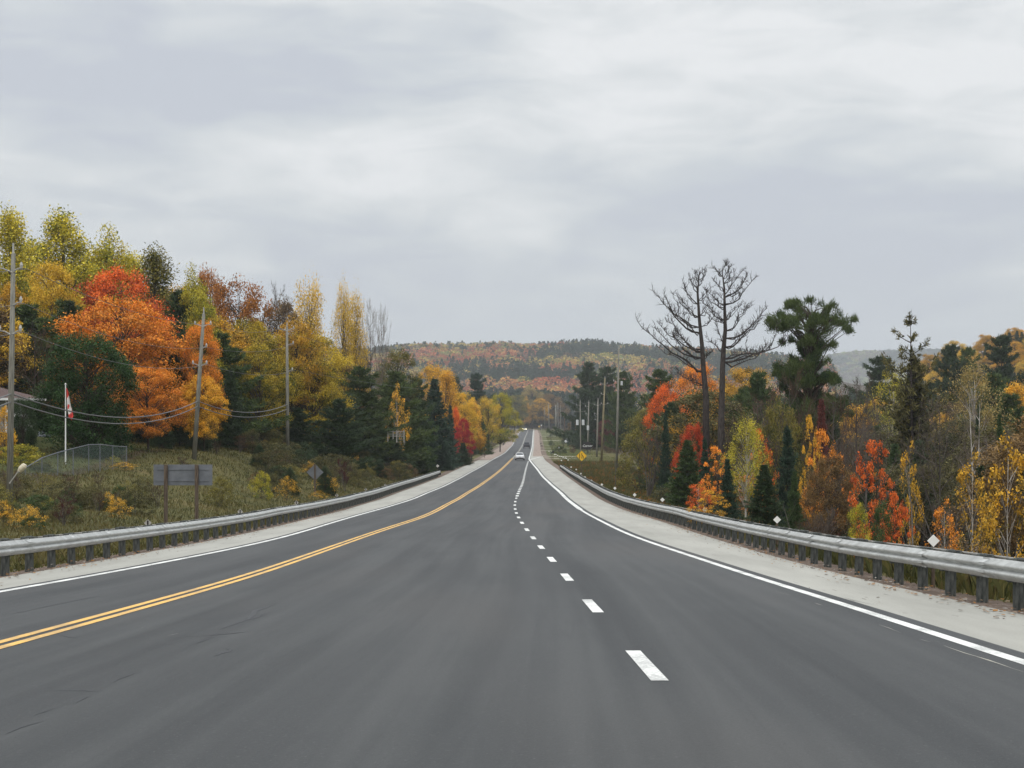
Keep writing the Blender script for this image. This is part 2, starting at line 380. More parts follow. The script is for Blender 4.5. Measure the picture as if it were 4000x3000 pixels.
m, t, o = mat('twig_haze'); M['twig'] = m; oi = nd(t, 'ShaderNodeObjectInfo'); b = pbr(t, o, Base_Color=oi.outputs['Color'], Roughness=0.9); b.inputs['Specular IOR Level'].default_value = 0.1
# merged vegetation with a colour per face
m, t, o = mat('painted_by_plant'); M['plants'] = m
a = attr(t, 'col'); b = nd(t, 'ShaderNodeBsdfPrincipled'); t.links.new(a.outputs['Color'], b.inputs['Base Color']); b.inputs['Roughness'].default_value = 0.8; b.inputs['Specular IOR Level'].default_value = 0.15
tr = nd(t, 'ShaderNodeBsdfTranslucent'); t.links.new(a.outputs['Color'], tr.inputs[0]); mx = nd(t, 'ShaderNodeMixShader'); mx.inputs[0].default_value = 0.25
t.links.new(b.outputs[0], mx.inputs[1]); t.links.new(tr.outputs[0], mx.inputs[2]); t.links.new(mx.outputs[0], o.inputs[0])
def bark(name, c1, c2, sc=(6, 6, 1.2)): return noisy(name, c1, c2, 2.0, 0.95, sc=sc, bs=0.6, spec=0.1)
M['bark'] = bark('brown_bark', (0.035, 0.028, 0.022), (0.11, 0.09, 0.07))
M['grey_bark'] = bark('grey_bark', (0.05, 0.043, 0.038), (0.16, 0.14, 0.12))
M['dead_bark'] = bark('dead_bark', (0.030, 0.025, 0.023), (0.085, 0.072, 0.065))
M['birch'] = bark('birch_bark', (0.16, 0.14, 0.12), (0.62, 0.58, 0.52), sc=(1.0, 1.0, 5))
M['pole'] = noisy('weathered_pole', (0.13, 0.125, 0.105), (0.27, 0.26, 0.22), 3, 0.9, sc=(8, 8, 0.5), bs=0.3, spec=0.1)
M['pole_new'] = noisy('treated_pole', (0.15, 0.13, 0.08), (0.27, 0.23, 0.14), 3, 0.9, sc=(8, 8, 0.5), spec=0.1)
M['post_wood'] = noisy('guard_post_wood', (0.045, 0.05, 0.048), (0.12, 0.125, 0.115), 5, 0.9, sc=(4, 4, 1), bs=0.4, spec=0.1)
M['sign_wood'] = noisy('sign_post_wood', (0.06, 0.045, 0.035), (0.15, 0.115, 0.085), 4, 0.9, sc=(6, 6, 0.6), spec=0.1)
M['galv'] = noisy('galvanised_steel', (0.40, 0.405, 0.39), (0.62, 0.63, 0.61), 2.8, 0.5, 0.2, sc=(1, 1, 1), lo=0.3, hi=0.7)
M['galv_dull'] = noisy('dull_steel', (0.30, 0.29, 0.26), (0.46, 0.44, 0.40), 3, 0.7, 0.2)
M['alu'] = noisy('aluminium_sign_back', (0.14, 0.15, 0.165), (0.20, 0.21, 0.23), 2, 0.55, 0.5)
M['wire'] = plain('wire', (0.14, 0.14, 0.14), 0.7)
M['white'] = plain('white_paint', (0.72, 0.72, 0.70), 0.5, var=0.06)
M['reflect'] = plain('reflective_white', (0.78, 0.77, 0.72), 0.4, var=0.04)
M['yellow'] = plain('yellow_sign_sheeting', (0.80, 0.47, 0.02), 0.45, var=0.04)
M['black'] = plain('black_symbol', (0.015, 0.012, 0.012), 0.5)
M['carwhite'] = plain('white_car_paint', (0.72, 0.73, 0.74), 0.25, var=0.02)
M['carblack'] = plain('dark_car_paint', (0.018, 0.018, 0.024), 0.25)
M['carblue'] = plain('dark_blue_car_paint', (0.02, 0.025, 0.045), 0.25)
M['glass'] = plain('car_glass', (0.03, 0.035, 0.04), 0.08)
M['rubber'] = plain('rubber', (0.015, 0.015, 0.015), 0.8)
M['rim'] = plain('wheel_rim', (0.35, 0.35, 0.36), 0.35, 0.7)
M['chrome'] = plain('chrome', (0.65, 0.66, 0.68), 0.2, 0.9)
M['tail'] = plain('tail_light_lens', (0.22, 0.02, 0.02), 0.3)
M['head'] = plain('lit_headlight', (0.9, 0.9, 0.85), 0.2, em=((1.0, 0.88, 0.62), 14.0))
M['red'] = plain('flag_red', (0.62, 0.06, 0.05), 0.8); M['fwhite'] = plain('flag_white', (0.72, 0.70, 0.68), 0.8)
M['siding'] = noisy('grey_siding', (0.26, 0.26, 0.24), (0.36, 0.36, 0.33), 3, 0.8, sc=(1, 1, 4))
M['shingle'] = noisy('red_brown_shingles', (0.07, 0.045, 0.04), (0.14, 0.09, 0.08), 8, 0.9)
M['cream'] = plain('cream_plastic', (0.62, 0.55, 0.40), 0.5)
M['insul'] = plain('porcelain', (0.40, 0.39, 0.36), 0.3)
M['tank'] = plain('transformer_grey', (0.52, 0.54, 0.54), 0.5)
M['green'] = plain('dark_green_plastic', (0.02, 0.045, 0.035), 0.5)

# ------------------------------------------------------------------ ground and road
rows = [-60.0]
while rows[-1] < 7200: rows.append(rows[-1] + (1.5 if rows[-1] < 150 else min(40, max(1.5, rows[-1] * 0.011)) if rows[-1] > 1 else 1.5))
rows = np.array(rows)
tc_ = np.concatenate([[0, .25, .5, .8, 1.2, 1.6, 2.1, 2.8, 3.6, 4.5, 5.5, 6.6, 8, 9.5, 11, 12.5, 14, 16, 18, 21, 25, 30, 36, 43, 51], np.arange(60, 1000, 32), np.arange(1010, 3800, 140)])
xl, xr = XL(rows), XR(rows)
Xg = np.concatenate([(xl[:, None] - tc_[::-1][None]), (xr[:, None] + tc_[None])], axis=1)
Yg = np.repeat(rows[:, None], Xg.shape[1], 1)
Zg = gz(Xg, Yg); n = len(tc_)
_ok = rows < 1418
Zg[_ok, n - 1] = zr(rows[_ok]) - 0.25; Zg[_ok, n] = zr(rows[_ok]) - 0.25
nr, nc = Xg.shape
idx = np.arange(nr * nc).reshape(nr, nc)
Fq = np.stack([idx[:-1, :-1], idx[:-1, 1:], idx[1:, 1:], idx[1:, :-1]], -1).reshape(-1, 4)
tl_, tr_ = xl[:, None] - Xg, Xg - xr[:, None]; tt = np.maximum(tl_, tr_)
grav = np.where(tt > 0, 1 - sm(tt, 1.0, 1.9), 1.0)
lawn = sm(tl_, 15, 19) * sm(Yg, 96, 106) * (1 - sm(Yg, 140, 160)) * (1 - sm(tl_, 45, 55))
lawn = np.maximum(lawn, np.where(tr_ > 1, (1 - sm(tr_, 11, 15)) * sm(Yg, 352, 362) * (1 - sm(Yg, 1120, 1180)) * (0.35 + 0.65 * vnoise(Yg / 37, Yg * 0, 5)), 0))
forest = np.maximum(sm(tl_, 13, 19), sm(tr_, 7, 13) * (1 - sm(Yg, 250, 330)) + sm(tr_, 16, 24))
grav = np.where(Yg > 1415, 0, grav); forest = np.where(Yg > 1415, 1, forest)
gme = mesh('ground', np.stack([Xg, Yg, Zg], -1).reshape(-1, 3), Fq, [M['ground']], smooth=True,
           attrs={'gravel': ('POINT', 'FLOAT', grav), 'lawn': ('POINT', 'FLOAT', lawn), 'forest': ('POINT', 'FLOAT', forest)})
tag(obj('ground', gme), kind='structure')

rr = rows[rows < 1420]
def sheet(name, fa, fb, d0, d1, m, h, ncol=2, kind='structure', jitter=0.0, cat=None, label=None):
    d = np.concatenate([[d0], rr[(rr > d0 + .01) & (rr < d1 - .01)], [d1]])
    if d1 - d0 < 60: d = np.unique(np.concatenate([d, np.linspace(d0, d1, 4)]))
    a, b = fa(d), fb(d); k = np.linspace(0, 1, ncol)[None]
    X = a[:, None] * (1 - k) + b[:, None] * k
    if jitter:
        X[:, 0] += jitter * (vnoise(d * 0.8, d * 0, 1) - .5) * 2; X[:, -1] += jitter * (vnoise(d * 0.8, d * 0, 2) - .5) * 2
    Y = np.repeat(d[:, None], ncol, 1); Z = zr(Y) + h
    i = np.arange(X.size).reshape(X.shape); Fq = np.stack([i[:-1, :-1], i[:-1, 1:], i[1:, 1:], i[1:, :-1]], -1).reshape(-1, 4)
    me = mesh(name, np.stack([X, Y, Z], -1).reshape(-1, 3), Fq, [m], uv=np.stack([X - fY(Y), Y], -1).reshape(-1, 2))
    return tag(obj(name, me), kind=kind)
B = bend
aL = lambda D: fLE(D) + B(D) - 0.26
aR = lambda D: fRE(D) + B(D) + np.where(np.asarray(D) < 340, 0.32, 0.2)
sheet('road', aL, aR, -60, 1415, M['asphalt'], 0.0, 14)
sheet('shoulder', lambda D: XL(D) - 0.1, lambda D: aL(D) - 0.002, -60, 345, M['shoulder'], -0.004, 4, jitter=0)
sheet('shoulder', lambda D: aR(D) + 0.002, lambda D: XR(D) + 0.1, -60, 392, M['shoulder'], -0.004, 4)
sheet('gravel_shoulder', lambda D: XL(D) - 0.1, lambda D: aL(D) - 0.002, 345.2, 1415, M['gravel'], -0.010, 4)
sheet('gravel_shoulder', lambda D: aR(D) + 0.45, lambda D: XR(D) + 0.1, 392.2, 1415, M['gravel'], -0.010, 4)
sheet('shoulder', lambda D: aR(D) + 0.002, lambda D: aR(D) + 0.44, 392.2, 1415, M['shoulder'], -0.006, 2)

def marking(f, w, d0, d1, m, h=0.005, name='road_marking'):
    if not callable(w): w_ = w; w = lambda D: w_
    return sheet(name, lambda D: f(D) + B(D) - w(D) / 2, lambda D: f(D) + B(D) + w(D) / 2, d0, d1, m, h, 2)
marking(fLE, 0.17, -60, 1415, M['white_paint'])
marking(fRE, lambda D: np.where(np.asarray(D) < 106, 0.17, np.where(np.asarray(D) < 345, 0.29, 0.24)), -60, 1415, M['white_paint'])
marking(lambda D: fY(D) - 0.115, 0.125, -60, 366, M['yellow_paint']); marking(lambda D: fY(D) + 0.115, 0.125, -60, 366, M['yellow_paint'])
marking(lambda D: fY(D) - 0.09, 0.11, 366.2, 1300, M['faded_paint']); marking(lambda D: fY(D) + 0.14, 0.10, 366.2, 1300, M['faded_paint'])
d = 17.1 - 36
while d < 336:
    w = 0.16 if d < 137 else 0.25; marking(fDA, w, d - 1.55, d + 1.45, M['white_paint']); d += 9.0 if d < 134 else 6.0
# the nose line that leaves the edge line towards the driveway
def ribbon(name, P, w, m, h, kind='structure', wob=0.0, seed=1):
    rg = np.random.RandomState(seed); P = np.array(P, dtype=float); q = []
    for i in range(len(P) - 1):
        n_ = max(2, int(np.hypot(*(P[i + 1] - P[i])) / 0.4)); n_ = min(n_, 40)
        for k in range(n_): q.append(P[i] + (P[i + 1] - P[i]) * k / n_)
    q.append(P[-1]); q = np.array(q); T = np.gradient(q, axis=0); T /= np.linalg.norm(T, axis=1)[:, None]; N = np.stack([-T[:, 1], T[:, 0]], 1)
    q = q + N * (wob * (rg.rand(len(q)) - .5))[:, None]
    ww = w * (1 + (rg.rand(len(q)) - .5) * (1.2 if wob else 0)) / 2; tp = np.minimum(1, np.minimum(np.arange(len(q)), np.arange(len(q))[::-1]) / 3.0 + 0.1) if wob else 1
    a = q + N * (ww * tp)[:, None]; b = q - N * (ww * tp)[:, None]; V = []
    for A_, B_ in zip(a, b): V += [(A_[0], A_[1], zr(A_[1]) + h), (B_[0], B_[1], zr(B_[1]) + h)]
    Fc = [(2 * i, 2 * i + 1, 2 * i + 3, 2 * i + 2) for i in range(len(q) - 1)]
    return tag(obj(name, mesh(name, V, Fc, [m])), kind=kind)
ribbon('road_marking', [(float(fRE(348)), 347), (4.2, 358), (5.3, 372), (6.4, 388)], 0.22, M['white_paint'], 0.004)
# dark binder smears and cracks in the new asphalt, left of the travelled lane
M['tar'] = plain('bitumen_smear', (0.018, 0.019, 0.022), 0.6)
def px(u, v): d = D_of_v(v); return ((u - CX) / F * d, d)
sc_ = 2212 / 1200.
def cr(p): return [px(x / sc_, 2000 + y / sc_) for x, y in p]
for i, (p, w) in enumerate([([(1580, 845), (1700, 805), (1790, 770), (1850, 710), (2000, 660)], 0.035), ([(1720, 800), (1830, 760), (1900, 740)], 0.05),
        ([(1220, 900), (1500, 890), (1700, 872), (1850, 855)], 0.03), ([(1400, 950), (1520, 910)], 0.025), ([(1530, 1045), (1600, 1020), (1665, 1000), (1640, 985)], 0.03),
        ([(800, 1230), (930, 1175), (1000, 1155)], 0.02), ([(330, 1285), (600, 1288), (760, 1295)], 0.02), ([(540, 1375), (640, 1330)], 0.018), ([(40, 1605), (150, 1555), (330, 1500)], 0.018),
        ([(210, 1475), (320, 1440), (430, 1400)], 0.012), ([(430, 885), (520, 905), (610, 895)], 0.03), ([(0, 750), (180, 715), (480, 650), (800, 590)], 0.02), ([(830, 560), (1000, 548)], 0.04)]):
    ribbon('road_crack', cr(p), w * 1.5, M['tar'], 0.003, wob=w * 1.2, seed=i)
for i, (p, w) in enumerate([([(1210, 892), (1290, 875)], 0.015), ([(2040, 467), (2110, 468)], 0.03), ([(1005, 838), (1030, 833)], 0.015)]): ribbon('road_scuff', cr(p), w, M['faded_paint'], 0.004, wob=0.02, seed=i)
sc6 = 2.212
def cr6(p): return [px(3000 + x / sc6, 2050 + y / sc6) for x, y in p]
for i, p in enumerate([[(960, 865), (1050, 895), (1150, 935)], [(1310, 990), (1420, 1018)], [(1520, 1045), (1700, 1110), (1900, 1170), (2212, 1275)], [(70, 578), (190, 608)], [(405, 678), (470, 697)]]):
    ribbon('road_scuff', cr6(p), 0.018, M['faded_paint'], 0.004, wob=0.012, seed=i + 9)
for i, p in enumerate([[(640, 625), (740, 655), (960, 698)], [(1680, 1000), (1850, 1020), (2000, 1058)], [(220, 490), (260, 510)]]):
    ribbon('shoulder_stain', cr6(p), 0.02, M['tar'], 0.002, wob=0.02, seed=i + 20)
# gravel driveways on the right
for i, (D_, w, x1) in enumerate([(372, 5, 17), (402, 5, 18), (497, 6, 24), (560, 5, 22), (650, 4, 26), (760, 8, 34), (905, 8, 34), (985, 6, 26)]):
    xs = np.linspace(float(XR(D_)) + 0.05, x1, 12); V = []
    for x in xs: V += [(x, D_ - w / 2 - 0.4 * math.sin(x), g1(x, D_ - w / 2) + 0.07), (x, D_ + w / 2, g1(x, D_ + w / 2) + 0.07)]
    tag(obj('driveway', mesh('driveway', V, [(2 * k, 2 * k + 2, 2 * k + 3, 2 * k + 1) for k in range(11)], [M['drive']])), kind='structure')
for D_ in (640, 700, 850):
    xs = np.linspace(float(XL(D_)) - 0.05, float(XL(D_)) - 9, 6); V = []
    for x in xs: V += [(x, D_ - 3, g1(x, D_ - 3) + 0.07), (x, D_ + 3, g1(x, D_ + 3) + 0.07)]
    tag(obj('driveway', mesh('driveway', V, [(2 * k, 2 * k + 1, 2 * k + 3, 2 * k + 2) for k in range(5)], [M['drive']])), kind='structure')

# ------------------------------------------------------------------ guardrails
WB = [(0.0, 0.0), (0.0, 0.03), (-0.083, 0.075), (-0.083, 0.115), (0.0, 0.145), (0.0, 0.167), (-0.083, 0.197), (-0.083, 0.237), (0.0, 0.282), (0.0, 0.312)]
def guardrail(side, d0, d1, label, gap):
    fx = (lambda D: XR(D) + gap) if side > 0 else (lambda D: XL(D) - gap)
    top = 0.78; e = empty('guardrail', (0, 0, 0)); tag(e, label, 'guardrail')
    D = np.concatenate([np.arange(d0, 150, 0.95), np.arange(max(150, d0), d1, 1.9)])
    D = np.append(D[D < d1], d1); X = fx(D) + 0.02 * (vnoise(D / 6, D * 0, 8) - .5); Z = zr(D) - 0.1 + 0.03 * (vnoise(D / 8, D * 0, 7) - .5)
    def beam(off, flip, dz):
        V = []; n_ = len(WB)
        for x, y, z in zip(X, D, Z):
            for a, b_ in WB: V.append((x + side * off + side * flip * a, y, z + top - 0.312 + b_ + dz))
        i = np.arange(len(D) * n_).reshape(len(D), n_); return np.array(V), np.stack([i[:-1, :-1], i[:-1, 1:], i[1:, 1:], i[1:, :-1]], -1).reshape(-1, 4)
    V, Fq = beam(0, 1, 0); r = obj('rail', mesh('rail', V, Fq, [M['galv']], smooth=False), e)
    md = r.modifiers.new('s', 'SOLIDIFY'); md.thickness = 0.005
    V, Fq = beam(0.40, -1, 0.0); r = obj('back_rail', mesh('back_rail', V, Fq, [M['galv_dull']]), e)
    md = r.modifiers.new('s', 'SOLIDIFY'); md.thickness = 0.005
    rg = random.Random(5 + side)
    y = d0 + 1.7
    while y < min(d1, 110):
        V = []
        for yy in (y - .16, y + .16):
            for a_, b_ in WB: V.append((float(fx(yy)) + side * (a_ - .004), yy, float(zr(yy)) - 0.1 + top - .312 + b_ + .003 * (b_ > .2)))
        nn = len(WB); obj('splice_plate', mesh('splice_plate', V, [(k_, k_ + 1, nn + k_ + 1, nn + k_) for k_ in range(nn - 1)], [M['galv']]), e); y += 3.81
    me0 = None; n_ = 0; rest = MB(); y = d0 + 0.7
    while y < d1 - .1:
        x = float(fx(y)); z = float(zr(y)) - 0.1; hh = top + 0.02 + rg.uniform(-0.02, 0.02)
        if n_ < 100:
            if me0 is None:
                mb = MB(); mb.tube([(0, 0, -0.5), (0, 0, 0.76), (0, 0, 0.785)], [0.10, 0.095, 0.08], 10); mb.box((-0.12 * side, 0, 0.60), (0.11, 0.15, 0.34)); mb.box((0.12 * side, 0, 0.60), (0.11, 0.15, 0.34))
                me0 = mesh('post', mb.V, mb.F, [M['post_wood']])
            obj('post', me0, e, (x + side * 0.2, y, z), (rg.uniform(-.02, .02), rg.uniform(-.02, .02), 0), (1, 1, hh / 0.785))
        else: rest.box((x + side * 0.2, y, z + hh / 2 - 0.1), (0.19, 0.19, hh + 0.2))
        n_ += 1; y += 1.905
    if rest.V: tag(rest.build('post', M['post_wood'], e), kind='stuff')
    xe, ye, ze = float(fx(d1)), d1, float(zr(d1)) - 0.1
    mb = MB(); mb.box((xe + side * 0.12, ye, ze + 0.5), (0.5, 0.25, 0.62)); mb.build('end_terminal', M['black'], e)
    return e
guardrail(1, 18.0, 268, 'galvanised guardrail on wood posts along the right shoulder, with trees behind it', 0.52)
guardrail(-1, 14.0, 226, 'galvanised guardrail on wood posts along the left shoulder below the grassy bank', 0.58)

# ------------------------------------------------------------------ plants: crowns made of many small leaves
def leaves(C, size, rg, up=0.5, asp=0.62, jit=0.35):
    """rhombic, slightly folded leaf sprays at the points C"""
    n = len(C); N = rg.normal(size=(n, 3)); N[:, 2] = np.abs(N[:, 2]) + up; N /= np.linalg.norm(N, axis=1)[:, None]
    A = np.cross(N, rg.normal(size=(n, 3))); A /= np.linalg.norm(A, axis=1)[:, None] + 1e-9; B_ = np.cross(N, A)
    s = (size * (1 + jit * (rg.rand(n) * 2 - 1)))[:, None] * 0.5
    V = np.stack([C - A * s, C - B_ * s * asp + N * s * .12, C + A * s - N * s * .25, C + B_ * s * asp + N * s * .12], 1).reshape(-1, 3)
    return V, np.arange(n * 4).reshape(-1, 4)

def curve(p0, p1, rg, sag=0.0, n=4, wob=0.06):
    p0 = np.array(p0); p1 = np.array(p1); L_ = np.linalg.norm(p1 - p0); P = []
    for i in range(n):
        k = i / (n - 1); P.append(p0 + (p1 - p0) * k + np.array([0, 0, sag * L_ * math.sin(k * math.pi)]) + (rg.rand(3) - .5) * wob * L_ * (0 < i < n - 1))
    return P

PROF = {'round': lambda k: np.sqrt(np.clip(1 - (2 * k - 0.86) ** 2 / 1.32, 0.02, 1)), 'oval': lambda k: np.clip(np.sin(np.clip(k * 0.93 + 0.09, 0, 1) * math.pi), 0.05, 1) ** 0.6,
        'tall': lambda k: np.clip(1.15 * (1 - k) ** 0.55 * (0.45 + k) ** 0.35, 0.05, 1), 'cone': lambda k: np.clip(1.02 - k, 0.02, 1) ** 0.8, 'dome': lambda k: np.sqrt(np.clip(1 - k * k, 0.02, 1))}

def broadleaf(name, seed, R=0.36, cb=0.25, prof='round', ncl=95, npc=170, ls=0.017, cs=0.30, flat=0.5, trunk='bark', inner=0.5, tr=0.016, mt='leaf', tipsparse=0.0, cc=None):
    rg = np.random.RandomState(seed); wood = MB(); wood.tube([(0, 0, -0.05), (0.004, 0, 0.02), (0.006, 0.004, cb), (rg.uniform(-.02, .02), rg.uniform(-.02, .02), 0.62), (0, 0, 0.9)], [tr * 1.5, tr, tr * 0.8, tr * 0.45, tr * .12], 7)
    ph = rg.rand(4) * 6.28; CC = list(cc) if cc else []
    while not cc and len(CC) < ncl:
        k = rg.rand(); r = R * PROF[prof](np.array(k)); a = rg.rand() * 6.283
        r = float(r) * (1 + 0.20 * math.sin(2 * a + ph[0] + 3 * k) + 0.13 * math.sin(5 * a + ph[1]) + 0.12 * math.sin(9 * k + ph[2] + a))
        q = inner + (1 - inner) * rg.rand() ** 0.5
        if rg.rand() > (0.35 + 0.65 * (r / R)): continue
        CC.append((math.cos(a) * r * q, math.sin(a) * r * q, cb + (1 - cb) * k * (0.96 + 0.05 * rg.rand())))
    C, LV, CV = [], [], []
    for c in CC:
        c = np.array(c); k = (c[2] - cb) / (1 - cb); z0 = max(cb * 0.7, c[2] - (0.10 + 0.25 * rg.rand()) * (0.4 + np.hypot(c[0], c[1]) / R) )
        if cc: z0 = max(cb * .8, c[2] - .02 - .22 * rg.rand() * np.hypot(c[0], c[1]) / R)
        w = tr * (0.28 if np.hypot(c[0], c[1]) > R * .3 else .2)
        wood.tube(curve((0, 0, z0), c, rg, 0.06), [w, w * .7, w * .4, w * .12], 4, cap=False)
        s = R * cs * (0.65 + 0.7 * rg.rand()); n_ = int(npc * (0.6 + 0.8 * rg.rand()) * (1 - tipsparse * k))
        d = rg.normal(size=(n_, 3)); d /= np.linalg.norm(d, axis=1)[:, None]; rr_ = rg.rand(n_) ** 0.42
        P = c + d * (rr_ * s)[:, None] * np.array([1, 1, flat]); P[:, 2] += -0.25 * (P[:, 0] - c[0]) ** 2 / s - 0.25 * (P[:, 1] - c[1]) ** 2 / s
        P = P + (rg.normal(size=(n_, 3)) * s * 0.13)
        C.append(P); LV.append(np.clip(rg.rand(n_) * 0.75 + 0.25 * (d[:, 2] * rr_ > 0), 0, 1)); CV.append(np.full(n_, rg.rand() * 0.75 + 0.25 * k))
    C = np.concatenate(C)
    if mt == 'needle': Dr = C * np.array([1, 1, 0]); Dr = Dr / (np.linalg.norm(Dr, axis=1)[:, None] + 1e-6) * .8 + np.array([0, 0, .5]); V, Fq = needletris(C, Dr, ls, rg, .11, .6)
    else: V, Fq = leaves(C, ls, rg, 0.6)
    return ('broad', mesh(name + '_crown', V, Fq, [M[mt]], attrs={'lv': ('FACE', 'FLOAT', np.concatenate(LV)), 'cv': ('FACE', 'FLOAT', np.concatenate(CV))}),
            mesh(name + '_wood', wood.V, wood.F, [M[trunk]], smooth=True), R)

def needletris(C, Dr, size, rg, w=0.16, spread=0.7):
    n = len(C); N = Dr + rg.normal(size=(n, 3)) * spread; N /= np.linalg.norm(N, axis=1)[:, None]
    A = np.cross(N, rg.normal(size=(n, 3))); A /= np.linalg.norm(A, axis=1)[:, None] + 1e-9
    s = (size * (0.6 + 0.8 * rg.rand(n)))[:, None]
    V = np.stack([C - A * s * w, C + A * s * w, C + N * s + A * s * w * .2], 1).reshape(-1, 3); return V, np.arange(n * 3).reshape(-1, 3)

def conifer(name, seed, R=0.2, cb=0.06, nw=24, nb=7, tufts=9, npt=11, nl=0.028, droop=-0.12, irregular=0.2, power=0.85, trunk='bark', top_flat=0.0, sparse=0.0, plate=0.25, inner=0.25, tr=0.012, nwid=0.16):
    rg = np.random.RandomState(seed); wood = MB(); lean = rg.uniform(-.02, .02, 2)
    wood.tube([(0, 0, -0.04), (0, 0, .02), (lean[0] * .5, lean[1] * .5, .5), (lean[0], lean[1], .98)], [tr * 1.4, tr, tr * .6, tr * .1], 7)
    C, Dr, LV, CV = [], [], [], []
    for i in range(nw):
        k = (i + rg.rand() * .6) / nw; z = cb + (0.985 - cb) * k
        if rg.rand() < sparse: continue
        rk = max(0.03, (1 - k) ** power * (1 - top_flat) + top_flat * math.sin(min(1, k * .8 + .22) * math.pi)); L0 = R * rk * (1 + irregular * (rg.rand() * 2 - 1)); a0 = rg.rand() * 6.28
        nb_ = max(3, int(nb * (0.6 + 0.5 * rk)))
        for j in range(nb_):
            a = a0 + 6.283 * j / nb_ + rg.uniform(-.3, .3); L_ = L0 * (1 + irregular * 1.6 * (rg.rand() - .55))
            if L_ < 0.01: continue
            dv = np.array([math.cos(a), math.sin(a), 0]); c0 = np.array([lean[0] * k, lean[1] * k, z])
            up = droop + (0.5 * k if droop < 0 else 0.25 * k); u = np.linspace(0, 1, 5)
            P = [c0 + dv * L_ * t_ + np.array([0, 0, L_ * (up * t_ + 0.22 * t_ * t_)]) for t_ in u]
            if L_ > 0.02: wood.tube(P, [tr * .22 * (1.1 - t_) for t_ in u], 3, cap=False)
            nt_ = max(3, int(tufts * (0.4 + L_ / R))); ck = rg.rand()
            for q in range(nt_):
                t_ = inner + (1 - inner) * (q + rg.rand()) / nt_; f = t_ * 4; i0 = min(3, int(f)); p = P[i0] + (P[i0 + 1] - P[i0]) * (f - i0)
                lat = np.array([-dv[1], dv[0], 0]) * L_ * plate * (1.15 - t_) * rg.uniform(-1, 1) * 1.6; p = p + lat + np.array([0, 0, rg.uniform(-.004, .006)])
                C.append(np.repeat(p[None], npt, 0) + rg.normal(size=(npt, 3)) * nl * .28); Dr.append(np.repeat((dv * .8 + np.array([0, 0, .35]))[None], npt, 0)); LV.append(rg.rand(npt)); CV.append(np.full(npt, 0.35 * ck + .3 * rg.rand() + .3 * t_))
    V, Ft = needletris(np.concatenate(C), np.concatenate(Dr), nl, rg, nwid)
    return ('conifer', mesh(name + '_crown', V, Ft, [M['needle']], attrs={'lv': ('FACE', 'FLOAT', np.concatenate(LV)), 'cv': ('FACE', 'FLOAT', np.concatenate(CV))}),
            mesh(name + '_wood', wood.V, wood.F, [M[trunk]], smooth=True), R)

def twigtree(name, seed, R=0.33, cb=0.25, n1=18, n2=7, n3=6, ang=0.6, trunk='grey_bark', tr=0.012, stems=1, fine=0.0022, upc=0.55):
    """leafless tree: limbs -> branches -> twigs; the twigs are the crown"""
    rg = np.random.RandomState(seed); wood = MB(); tw = MB()
    def br(p, d, L_, w, lev):
        P = [np.array(p)]; d = np.array(d, dtype=float)
        for i in range(4):
            d = d + rg.normal(size=3) * .12 + np.array([0, 0, upc * .18]); d /= np.linalg.norm(d); P.append(P[-1] + d * L_ / 4)
        (wood if lev == 0 else tw).tube(P, [w, w * .8, w * .6, w * .4, w * .2], 5 if lev == 0 else 3, cap=False)
        if lev >= 2: return
        for q in range(n2 if lev == 0 else n3):
            t_ = 0.2 + 0.8 * rg.rand(); f = t_ * 4; i0 = min(3, int(f)); pp = P[i0] + (P[i0 + 1] - P[i0]) * (f - i0)
            dd = P[i0 + 1] - P[i0]; dd = dd / np.linalg.norm(dd) + rg.normal(size=3) * ang; dd[2] += .25 * upc; dd /= np.linalg.norm(dd)
            br(pp, dd, L_ * (0.42 + .2 * rg.rand()) * (1.15 - t_ * .4), max(fine * .6, w * .45), lev + 1)
    for s in range(stems):
        a = rg.rand() * 6.28; ln = 0.0 if stems == 1 else R * .75 * rg.uniform(.4, 1); ex, ey = math.cos(a) * ln, math.sin(a) * ln; h = rg.uniform(.85, 1)
        P = [np.array([0, 0, -0.04]), np.array([ex * .1, ey * .1, .05]), np.array([ex * .5, ey * .5, h * .5]), np.array([ex, ey, h * .97])]
        wood.tube(P, [tr * 1.3, tr, tr * .6, tr * .12], 6)
        for i in range(n1 // stems):
            k = cb + (0.95 - cb) * (i + rg.rand()) / (n1 // stems); z = k * h; c = np.array([ex * k, ey * k, z]); a = i * 2.4 + rg.rand()
            L_ = (R * 1.25 if stems == 1 else R * .7) * (math.sin(min(1, (1 - k) * 1.1 + .12) * 1.57)); d = np.array([math.cos(a), math.sin(a), upc]); br(c, d / np.linalg.norm(d), L_, tr * .35 * (1.2 - k) + fine * .5, 0)
    lv = np.full(len(tw.F), .5)
    return ('bare', mesh(name + '_twigs', tw.V, tw.F, [M['twig']]), mesh(name + '_wood', wood.V, wood.F, [M[trunk]]), R)

LIB = {}
for i in range(3): LIB['maple%d' % i] = broadleaf('maple', 10 + i, R=.40, cb=.20, ncl=130, npc=250, ls=.0155, cs=.24, flat=.42)
for i in range(2): LIB['oak%d' % i] = broadleaf('oak', 20 + i, R=.36, cb=.34, ncl=85, npc=150, ls=.018, cs=.27, flat=.5, inner=.35)
for i in range(3): LIB['poplar%d' % i] = broadleaf('poplar', 30 + i, R=.24, cb=.20, prof='tall', ncl=170, npc=150, ls=.014, cs=.25, flat=1.1, trunk='grey_bark', inner=.25, tipsparse=.2)
for i in range(2): LIB['aspen%d' % i] = broadleaf('aspen', 40 + i, R=.20, cb=.35, prof='tall', ncl=130, npc=105, ls=.012, cs=.30, flat=1.5, trunk='grey_bark', inner=.1, tr=.011, tipsparse=.3)
LIB['sparse0'] = broadleaf('sparse_maple', 50, R=.34, cb=.15, ncl=60, npc=75, ls=.022, cs=.20, flat=.6, inner=.3, tr=.012)
